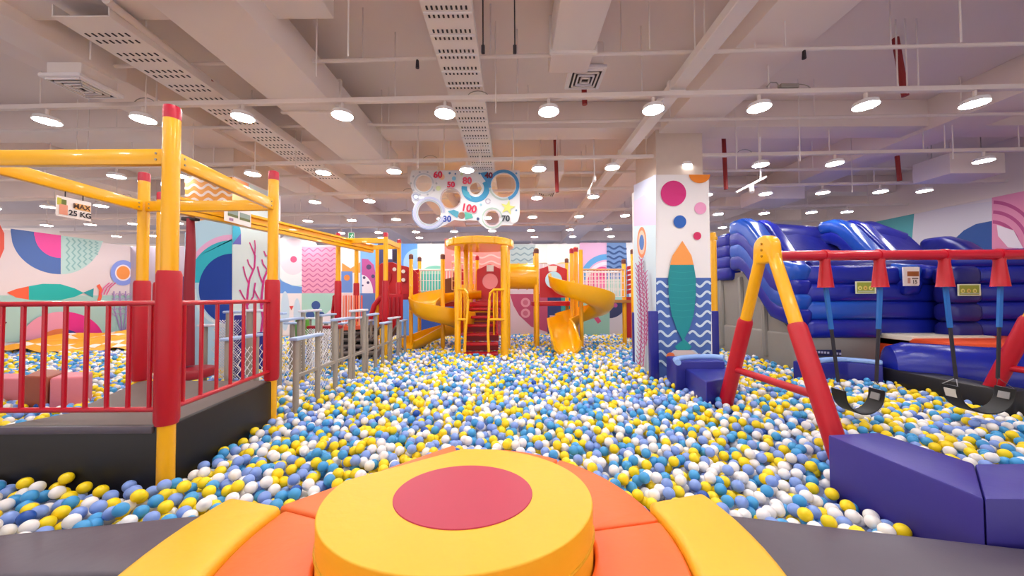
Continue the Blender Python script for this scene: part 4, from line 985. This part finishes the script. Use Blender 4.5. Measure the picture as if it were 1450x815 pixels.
# ------------------------------------------------------------------ hanging scoreboard
sbd = thing('score_board', 'white hanging target board with round holes and coloured numbers', 'board')
YB = 6.6; B_ = lambda x, y: PY(x, y, YB)
holes = [(600, 259.5, 11.5), (638.5, 281, 13.5), (673.5, 266.5, 8.3), (713, 262.5, 17), (608, 301, 16), (653.5, 305, 5), (697, 308.5, 10)]
out = [(583, 241), (736, 241), (736, 303), (733, 313), (724, 319), (712, 318)]
out += circ(697, 308.5, 16.5, None, -10 if 0 else 345, 215, 12)[0:] if 0 else [(710, 319), (704, 323), (697, 325), (689, 323.5), (683, 319), (676, 312), (666, 311.5), (654, 312.5), (644, 311), (636, 315)]
out += [(628, 319), (619, 323.5), (610, 325), (600, 324), (591, 319), (585, 309), (583.5, 299), (587, 289), (583, 284), (582.5, 276), (586, 271), (582, 262), (580.5, 250)]
cu = bpy.data.curves.new('b', 'CURVE'); cu.dimensions = '2D'; cu.fill_mode = 'BOTH'; cu.extrude = .008
def spl(pts):
    s_ = cu.splines.new('POLY'); s_.points.add(len(pts) - 1)
    for i, (x, y) in enumerate(pts): q_ = B_(x, y); s_.points[i].co = (q_.x, q_.z, 0, 1)
    s_.use_cyclic_u = True
spl(out)
for x, y, r_ in holes: spl(circ(x, y, r_, None, 0, 360, 32))
o = bpy.data.objects.new('b', cu); C.objects.link(o); bpy.context.view_layer.update()
me = bpy.data.meshes.new_from_object(o.evaluated_get(bpy.context.evaluated_depsgraph_get()))
bd = M().m(ACRY); bd.add([(v.co.x, YB + .01 - v.co.z, v.co.y) for v in me.vertices], [tuple(p_.vertices) for p_ in me.polygons])
bpy.data.objects.remove(o); bpy.data.curves.remove(cu)
bd.build('board_panel', ACRY, sbd)
pr = Print(lambda x, y: PY(x, y, YB), (0, -1, 0), .0006)
def rg(x, y, r0, w_, c, a0=0, a1=360): pr.arc(x, y, r0 + w_ / 2, w_, c, a0, a1)
rg(600, 259.5, 12.5, 2.2, '#C9CFD8'); rg(600, 259.5, 15.6, 3.2, '#E2E0E4'); 
for k in range(10): a = PI * 2 * k / 10; pr.circle(600 + 18 * math.cos(a), 259.5 + 16.5 * math.sin(a), 1.4, '#B7BCC6')
rg(638.5, 281, 13.6, 1.6, '#CBB4B8'); rg(673.5, 266.5, 8.5, 1.4, '#F0F0EE'); rg(673.5, 266.5, 12, 8, '#3F9CCB', 170, 395); pr.poly([(655, 268), (664, 272), (668, 282), (656, 276)], '#57BCD8'); pr.poly([(680, 245), (690, 243), (697, 252), (692, 262), (684, 252)], '#4C9BD2')
rg(713, 262.5, 18, 4.4, '#4B98D0', -70, 190); rg(713, 262.5, 17.1, 1, '#D8E2EA'); rg(713, 262.5, 18.6, 2.6, '#B9C9C4', 190, 290)
rg(608, 301, 16.4, 2, '#B8C0CC'); rg(608, 301, 19.2, 3.4, '#C4C8E6'); rg(608, 301, 23.2, 1.2, '#8FA0C8', 170, 330); rg(697, 308.5, 10.4, 1.2, '#E8C9CC'); rg(697, 308.5, 13, 1.8, '#B7CDBE')
rg(589, 278.5, 3, 1.6, '#AEB8D8'); rg(589, 278.5, 5.6, .9, '#C8CEDC'); rg(691, 285, 2.6, 1.4, '#C2B8C8')
pr.poly([(634, 299), (643, 297), (650, 300), (648, 309), (640, 304)], '#4E9FB8'); pr.poly([(658, 300), (668, 303), (670, 308), (659, 311)], '#55B5A2')
star = []
for k in range(10): a = math.radians(-90 + 36 * k + 12); r_ = 11 if k % 2 == 0 else 4.2; star.append((719 + r_ * math.cos(a), 294 + r_ * math.sin(a)))
pr.poly(star, '#DDE07A')
for x, y, r_, c in ((637, 245.5, 1.6, '#5C86B4'), (645, 246.5, 1.2, '#4C78B0'), (643, 253, 3, '#8CC4DA'), (654, 247, 2, '#CFE0B8'), (679, 246, 1.3, '#5C86B4'), (726, 312, 4, '#F0E4E6'), (681, 290, 1.8, '#8FC0D0'), (731, 298, 1.4, '#7AA0C0'), (621, 267, 3.4, '#DCE6B0'), (626, 251, 4, '#F6CDA8'), (731, 246, 1.4, '#6FA8D8'), (677, 310, 2.2, '#48507A')): pr.circle(x, y, r_, c)
pr.build('board_print', sbd)
for s_, x, y, h_, c in (('60', 620, 247.5, 12, '#D81C4C'), ('50', 638.5, 261.5, 10.5, '#E0365E'), ('80', 661.5, 256, 12.5, '#EC5A74'), ('40', 692, 248.5, 10.5, '#7A2438'), ('100', 664, 295, 14, '#D01848'), ('30', 633, 310, 11, '#2E4AA8'), ('70', 716, 309.5, 11, '#26303A')):
    tx = M().m(col(c)); rot = -.18 if s_ == '100' else 0
    text_mesh(tx, s_, h_ * YB / F * 1.05, PY(x, y, YB - .04), (math.cos(rot), 0, math.sin(rot)), (-math.sin(rot), 0, math.cos(rot)), 0, bold=.006)
    tag(tx.build('number', None, sbd), 'number %s' % s_)
for x in (590, 629, 680, 727): a = PY(x, 241, YB); M().cyl(a, (a.x, YB, SLAB), .006, n=6).build('hanging_wire', DUCT, sbd)
# ------------------------------------------------------------------ inflatable slide
inf = thing('inflatable_slide', 'large blue inflatable slide with grey base behind the swings', 'inflatable')
SQ = []
for _k in range(28):
    _a = 2 * PI * (_k + .5) / 28; _c, _s = math.cos(_a), math.sin(_a)
    SQ.append((math.copysign(abs(_c) ** .45, _c), math.copysign(abs(_s) ** .62, _s)))
def itube(name, pts, r, m=INFB, n=18, cap=True):
    sq = name in ('wall_tube', 'corner_tube', 'slope_tube', 'rear_tube')
    pts = [Vector(p_) for p_ in pts]
    if cap:                                            # rounded ends
        t0 = (pts[1] - pts[0]).normalized(); t1 = (pts[-1] - pts[-2]).normalized()
        P_ = [pts[0] - t0 * r * .55, pts[0] - t0 * r * .40] + pts + [pts[-1] + t1 * r * .40, pts[-1] + t1 * r * .55]; S_ = [.35, .82] + [1] * len(pts) + [.82, .35]
    else: P_, S_ = pts, [1] * len(pts)
    if sq: return M().sweep([(x * r * .96, y * r * .93) for x, y in SQ], P_, scales=S_).build(name, m, inf, ang=60)
    return M().tube(P_, r, n, scales=S_).build(name, m, inf)
IX = 4.92; IY = 6.0
# front wall at the left: four stacked tubes
zA = [PY(1180, y, IY).z for y in (475, 449, 424, 399)]
xA0 = IX + .12; xA1 = PY(1243, 430, IY).x
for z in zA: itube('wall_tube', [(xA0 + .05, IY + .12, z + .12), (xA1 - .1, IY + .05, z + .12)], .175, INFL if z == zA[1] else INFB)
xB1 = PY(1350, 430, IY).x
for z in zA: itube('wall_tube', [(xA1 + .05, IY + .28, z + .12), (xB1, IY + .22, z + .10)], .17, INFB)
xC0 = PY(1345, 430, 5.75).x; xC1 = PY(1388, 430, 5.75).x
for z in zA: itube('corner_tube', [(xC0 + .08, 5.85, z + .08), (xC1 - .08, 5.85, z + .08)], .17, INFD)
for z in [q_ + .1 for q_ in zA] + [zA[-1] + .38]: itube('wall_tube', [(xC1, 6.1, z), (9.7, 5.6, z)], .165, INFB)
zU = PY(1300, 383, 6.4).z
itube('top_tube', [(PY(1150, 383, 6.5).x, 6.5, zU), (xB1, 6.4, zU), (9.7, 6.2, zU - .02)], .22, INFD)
# sloping side of stacked tubes and dividers
def slope(X, nst, m0, m1, zt0=2.12, zt1=3.20, Y0=6.05, Y1=7.50, r=.18, drop=.25):
    for k in range(nst):
        dz_ = -k * drop
        itube('slope_tube', [(X, Y0, zt0 + dz_), (X, Y0 + .4, zt0 + .10 + dz_), (X, Y1 - .32, zt1 - .12 + dz_), (X, Y1 - .1, zt1 + dz_), (X, Y1 + .15, zt1 + .0 + dz_)], r, m1 if k % 2 else m0)
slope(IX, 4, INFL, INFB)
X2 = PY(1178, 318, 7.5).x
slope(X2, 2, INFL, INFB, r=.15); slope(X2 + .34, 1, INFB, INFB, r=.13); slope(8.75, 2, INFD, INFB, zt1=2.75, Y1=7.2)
slope(IX + .36, 1, INFB, INFB, zt0=2.05, r=.14)
def lane(x0, x1, m):
    n = 14; vs = []; nx_ = 9
    for j in range(n + 1):
        v = j / n; y = 6.25 + v * 1.40; z = 1.85 + v * 1.15 + .10 * math.sin(v * PI * 2)
        for i in range(nx_): u = i / (nx_ - 1); vs.append((x0 + (x1 - x0) * u, y, z + .10 * math.sin(u * PI) + .02 * math.sin(u * 20 + v * 7)))
    top_ = [(a_, b_, c_ - .12) for a_, b_, c_ in vs]
    fs = [(j * nx_ + i, j * nx_ + i + 1, (j + 1) * nx_ + i + 1, (j + 1) * nx_ + i) for j in range(n) for i in range(nx_ - 1)]
    N_ = len(vs); fs2 = [tuple(q_ + N_ for q_ in f_[::-1]) for f_ in fs]
    return M().add(vs + top_, fs + fs2).build('slide_lane', m, inf, ang=180)
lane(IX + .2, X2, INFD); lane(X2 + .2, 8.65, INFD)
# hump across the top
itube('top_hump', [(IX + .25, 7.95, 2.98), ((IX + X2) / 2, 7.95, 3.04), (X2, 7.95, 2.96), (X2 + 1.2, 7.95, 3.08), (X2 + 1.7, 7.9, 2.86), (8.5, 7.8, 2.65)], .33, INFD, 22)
# stacked tubes running back at the far left
for k in range(4): itube('rear_tube', [(IX + .06, 7.95, 3.0 - k * .25), (IX + .25, 9.8, 3.05 - k * .25)], .17, INFB)
# grey base
M().prism([(IX + .02, 10.4), (IX + .02, 6.06), (IX + .5, 5.98), (xA1, 5.98), (xA1, 8.8), (9.6, 9.4), (9.6, 10.4)], .2, 1.08).build('grey_base', GRYT, inf, bevel=.05, bseg=3)
m_ = M(); th_ = .06
m_.slab([(IX + .05, 6.2, 1.0), (IX + .05, 7.6, 2.25), (IX + .05, 10.2, 2.25), (IX + .05, 10.4, 1.0)], .06, (1, 0, 0)); m_.build('grey_side', GRYT, inf)
for y in (6.9, 7.6, 8.3, 9.1): itube('grey_fold', [(IX + .02, y, .6), (IX + .04, y + .05, 1.0 + (min(y, 7.6) - 6.2) * .80)], .06, GRYT, 8)
# name strip on the grey base: unreadable white letters on navy
p = PY(1152, 498, 5.93); q_ = PY(1192, 503, 5.93)
# landing, front tube
M().prism([(xA1 + .05, 5.05), (9.8, 4.0), (9.8, 6.2), (xA1 + .05, 6.25)], .5, 1.06).build('landing_mat', ORGT, inf, bevel=.04)
M().prism([(xA1 + .05, 5.55), (xB1 + .1, 5.55), (xB1 + .1, 6.2), (xA1 + .05, 6.2)], .9, 1.09).build('cream_mat', CREAM, inf, bevel=.03)
itube('front_tube', [(5.62, 5.12, .70), (6.3, 4.75, .68), (7.3, 4.2, .68), (8.6, 3.6, .68)], .36, INFB, 26)
for xx in (1355, 1400): pass
# labels
def plate(parent, name, px0, py0, px1, py1, Y, items):
    pr_ = Print(lambda x, y: PY(x, y, Y), (0, -1, 0), .001)
    pr_.rect(px0, py0, px1, py1, items[0])
    for it in items[1:]:
        if it[0] == 'r': pr_.rect(*it[1:])
        else: pr_.circle(*it[1:])
    return pr_.build(name, parent)
for (x0_, y0_, x1_, y1_, Y, lb) in ((1212, 398, 1240, 415.5, 5.84, 'left'), (1357, 402, 1388, 418.5, 5.64, 'right')):
    c_ = PY((x0_ + x1_) / 2, (y0_ + y1_) / 2, Y + .01); wd_ = PY(x1_, y0_, Y).x - PY(x0_, y0_, Y).x; ht_ = PY(x0_, y0_, Y).z - PY(x0_, y1_, Y).z
    s_ = M().box((c_.x, Y + .012, c_.z), (wd_, .02, ht_)).build('warning_label', col('#E8EFC8'), inf)
    wI = x1_ - x0_; plate(s_, 'label_print', x0_ + 1.5, y0_ + 1.5, x1_ - 1.5, y1_ - 1.5, Y, ['#9DA83A'] + [('c', x0_ + wI * (.2 + .27 * k), y0_ + 9.5, 3, '#E9E27A' if k != 1 else '#EBC766') for k in range(3)] + [('c', x0_ + wI * (.2 + .27 * k), y0_ + 9.8, 1.1, '#8E9030') for k in range(3)] + [('r', x0_ + 2, y1_ - 4, x1_ - 2, y1_ - 2.5, '#B9C6A8')])
nb = PY(1292, 391, 5.9)
s_ = M().box((nb.x, 5.93, nb.z), (PY(1303, 391, 5.9).x - PY(1282, 391, 5.9).x, .02, PY(1290, 377, 5.9).z - PY(1290, 404, 5.9).z)).build('weight_label', col('#F3E8E4'), inf)
plate(s_, 'label_print', 1283, 378, 1302, 403, 5.915, ['#F5E8E0', ('r', 1284.5, 384, 1301, 391, '#A0571E'), ('r', 1285, 393, 1289, 401, '#C8907E'), ('r', 1291, 393, 1300, 395, '#7E6A60')])
m = M().m(col('#4A3A38')); text_mesh(m, '15', .085, PY(1295.5, 399, 5.90), (1, 0, 0), (0, 0, 1), 0, bold=.002); m.build('label_number', None, inf)
p = PY(1172, 499.5, 5.93)
s_ = M().box((p.x, 5.955, p.z), (.48, .02, .10)).build('name_strip', col('#232A5E'), inf)
pr_ = Print(lambda x, y: PY(x, y, 5.94), (0, -1, 0))
for k in range(9):
    if k != 5: pr_.rect(1154 + k * 4.2, 496.5 + k * .3, 1157 + k * 4.2, 499.5 + k * .3, '#C9CDEA')
pr_.build('strip_letters', s_)
# ------------------------------------------------------------------ the ball pit
import numpy as np
bpy.context.view_layer.update()
D = .075
def deposit(T=2.4, depth=2.6, K=6, seed=3):
    rnd = random.Random(seed); nc = int(T / D); cs = T / nc; grid = {}
    out = []; fails = 0
    def rest(x, y):
        i, j = int(x / cs), int(y / cs); z = -depth * D
        for di in (-1, 0, 1):
            for dj in (-1, 0, 1):
                for (a_, b_, c_) in grid.get(((i + di) % nc, (j + dj) % nc), ()):
                    ddx = abs(x - a_); ddx = min(ddx, T - ddx); ddy = abs(y - b_); ddy = min(ddy, T - ddy)
                    q2 = D * D - ddx * ddx - ddy * ddy
                    if q2 > 0:
                        zz = c_ + math.sqrt(q2)
                        if zz > z: z = zz
        return z
    while fails < 260:
        best = None
        for _ in range(K):
            x, y = rnd.random() * T, rnd.random() * T; z = rest(x, y)
            if best is None or z < best[2]: best = (x, y, z)
        if best[2] > -D / 2 + rnd.uniform(-.3, .25) * D: fails += 1; continue
        grid.setdefault((int(best[0] / cs), int(best[1] / cs)), []).append(best); out.append(best)
    return out
tile = [b_ for b_ in deposit() if b_[2] > -2.2 * D]
T = 2.4
def inpoly(x, y, poly):
    c_ = False; j = len(poly) - 1
    for i in range(len(poly)):
        xi, yi = poly[i]; xj, yj = poly[j]
        if (yi > y) != (yj > y) and x < (xj - xi) * (y - yi) / (yj - yi) + xi: c_ = not c_
        j = i
    return c_
def surf(x, y):
    z = BALLZ + .018 * math.sin(x * 1.7 + .6 * y) + .016 * math.sin(y * 2.3 - x * .8 + 1)
    z -= .05 * max(0, (y - 6)) / 6
    return z
front_l = ((-4.6, 1.25), (-2.57, 1.765), (-1.35, 1.975)); 
def blocked(x, y, m=.0):
    if x < -1.35:
        fy = 1.765 + (x + 2.57) * .172
        if x < -2.57: fy = 1.765 + (x + 2.57) * .25
        if y < fy + .03 + m: return True
    elif x > .9:
        fy = g1.y + (x - g1.x) * (g2.y - g1.y) / (g2.x - g1.x)
        if y < fy + .03 + m: return True
    elif y < 1.7: return True
    dx_, dy_ = x - DC.x, y - DC.y; rr_ = math.hypot(dx_, dy_); an = math.degrees(math.atan2(dy_, dx_)) % 360
    if an <= 16 or an >= 164.5:
        if rr_ < 1.31 + m: return True
    else:
        if rr_ < 1.02 + m and (100 < an): return True
        if rr_ < .97 + m: return True
    for x0_, x1_, y0_, y1_ in ((p0.x - .02, p1.x + .02, 5.53, q.y), (cx0, cx1, Yc_l, cq.y)):
        if x0_ < x < x1_ and y0_ < y < y1_: return True
    if x > c.x - .04 - m and x < c.x + w2 + .04 and c.y - .1 < y < a_v.y + .06 + m: return True
    if x > c.x - .04 and y < c.y + .38: return True
    if inpoly(x, y, deckp): return True
    if x > 4.9 and y > 5.6 + .0: return True
    if x > 5.3 and y > 5.0 - (x - 5.5) * .5: return True
    return False
c = PZ(1393, 705, ZV); a_v = PZ(1172, 615, ZV); Yc_l = 6.0; q = PX(897, 420, p0.x)
deckp = [(ax + .05, ay - .06), (bx + .05, by), (cx, cy), (PZ(95, 585, dz).x, PZ(95, 585, dz).y), (dx - 2, dy + .3), (dx - 2, dy - .06)]
pts = []
for i in range(int(-13 / T) - 1, int(10 / T) + 1):
    for j in range(0, 5):
        for (x, y, z) in tile:
            X_, Y_ = x + i * T, y + j * T + 1.0
            if Y_ > 11.95 or X_ < -12.9 or X_ > 9.6: continue
            # what the photograph, or a step to the side of it, could see
            if abs(X_) > (Y_ + .9) * 1.45 + 1.2: continue
            if z < -1.5 * D and Y_ > 7: continue
            if blocked(X_, Y_): continue
            pts.append((X_, Y_, z + surf(X_, Y_)))
print('balls', len(pts))
BC = [('white', '#F6F2F0', .30), ('yellow', '#FFDD14', .27), ('sky blue', '#45A0DC', .22), ('periwinkle blue', '#86A4E8', .20), ('deep blue', '#1B4FA8', .008)]
# the same plastic, colour by ball
def ballcol(rnd):
    u = rnd.random() * sum(b_[2] for b_ in BC)
    for k, b_ in enumerate(BC):
        u -= b_[2]
        if u <= 0: return k
    return 0
rnd = random.Random(11); cols = [ballcol(rnd) for _ in pts]
BM = [mat(b_[0].replace(' ', '_') + '_ball_plastic', b_[1], .38) for b_ in BC]
# sort out the 300 balls that show largest
dg = bpy.context.evaluated_depsgraph_get(); cand = []
inv = RM.transposed()
for k, (x, y, z) in enumerate(pts):
    if y > 3.4 or z < BALLZ - .085: continue
    v = inv @ (Vector((x, y, z)) - CAM)
    if v.z > -.1: continue
    u_, w_ = 725 + F * v.x / -v.z, 407.5 - F * v.y / -v.z
    if not (-2 < u_ < 1452 and 0 < w_ < 817): continue
    cand.append((-(D / -v.z) * math.sqrt(1 + (v.x / v.z) ** 2), k, u_, w_))
cand.sort(); chosen = []
for s_, k, u_, w_ in cand:
    P_ = Vector(pts[k]); L = (P_ - CAM).length; dr = (P_ - CAM).normalized()
    hit = SC.ray_cast(dg, CAM, dr, distance=L - .05)
    if hit[0]: continue
    # hidden under other balls?
    hidden = False
    for s2, k2, u2, w2_ in chosen[-60:]:
        if abs(u2 - u_) < 5 and 0 < w2_ - w_ < 4: hidden = True; break
    if hidden: continue
    chosen.append((s_, k, u_, w_))
    if len(chosen) == 300: break
bm = bmesh.new(); bmesh.ops.create_icosphere(bm, subdivisions=3, radius=D / 2); bme = []
for k in range(5):
    me = bpy.data.meshes.new('ball'); bm.to_mesh(me); me.materials.append(BM[k]); me.polygons.foreach_set('use_smooth', [True] * len(me.polygons)); bme.append(me)
bm.free()
taken = set()
for s_, k, u_, w_ in chosen:
    taken.add(k); ci = cols[k]
    o = bpy.data.objects.new('ball', bme[ci]); C.objects.link(o); o.location = pts[k]
    if u_ < 300: zn = 'between black deck and left slate border'
    elif u_ < 725: zn = 'behind the round seat, left half'
    elif u_ < 1010: zn = 'behind the round seat, right half'
    elif pts[k][0] > c.x + .2: zn = 'beyond the violet foam beam'
    else: zn = 'between right slate border and violet beam'
    X_, Y_, Z_ = pts[k]
    if Z_ > BALLZ + .0: zn += ', on top of others'
    elif blocked(X_, Y_ - .09): zn += ', touching the near padding'
    elif blocked(X_, Y_ + .12) or blocked(X_ + .12, Y_) or blocked(X_ - .12, Y_): zn += ', against padding behind'
    tag(o, '%s plastic ball %s' % (BC[ci][0], zn), 'ball', '%s balls %s' % (BC[ci][0], zn))
# all the other balls: one object
rest_ = [k for k in range(len(pts)) if k not in taken]
me = bpy.data.meshes.new('pit_balls'); me.from_pydata([pts[k] for k in rest_], [], [])
at_ = me.attributes.new('tint', 'INT', 'POINT'); at_.data.foreach_set('value', [cols[k] for k in rest_])
po = bpy.data.objects.new('pit_balls', me); C.objects.link(po)
tag(po, 'sea of small white, yellow and blue plastic balls filling the pit', 'balls', kind='stuff')
bm = bmesh.new(); bmesh.ops.create_icosphere(bm, subdivisions=2, radius=D / 2); sm = bpy.data.meshes.new('ball_shape'); bm.to_mesh(sm); bm.free()
ng = bpy.data.node_groups.new('scatter_balls', 'GeometryNodeTree')
ng.interface.new_socket('Geometry', in_out='INPUT', socket_type='NodeSocketGeometry'); ng.interface.new_socket('Geometry', in_out='OUTPUT', socket_type='NodeSocketGeometry')
N = ng.nodes; L_ = ng.links; gi = N.new('NodeGroupInput'); go = N.new('NodeGroupOutput'); jn = N.new('GeometryNodeJoinGeometry')
na = N.new('GeometryNodeInputNamedAttribute'); na.data_type = 'INT'; na.inputs['Name'].default_value = 'tint'
for k in range(5):
    ic = N.new('GeometryNodeMeshIcoSphere'); ic.inputs['Radius'].default_value = D / 2; ic.inputs['Subdivisions'].default_value = 3
    ss = N.new('GeometryNodeSetShadeSmooth'); L_.new(ic.outputs['Mesh'], ss.inputs['Geometry'])
    stm = N.new('GeometryNodeSetMaterial'); stm.inputs['Material'].default_value = BM[k]; L_.new(ss.outputs['Geometry'], stm.inputs['Geometry'])
    cmp = N.new('FunctionNodeCompare'); cmp.data_type = 'INT'; cmp.operation = 'EQUAL'; L_.new(na.outputs['Attribute'], cmp.inputs[2]); cmp.inputs[3].default_value = k
    ip = N.new('GeometryNodeInstanceOnPoints'); L_.new(gi.outputs[0], ip.inputs['Points']); L_.new(cmp.outputs['Result'], ip.inputs['Selection']); L_.new(stm.outputs['Geometry'], ip.inputs['Instance'])
    L_.new(ip.outputs['Instances'], jn.inputs['Geometry'])
L_.new(jn.outputs['Geometry'], go.inputs[0])
md = po.modifiers.new('scatter', 'NODES'); md.node_group = ng
for m__ in BM: me.materials.append(m__)
struct(M().box((-1.5, 7.0, BALLZ - .20), (22, 10.4, .04)).build('trim_20', FLR))
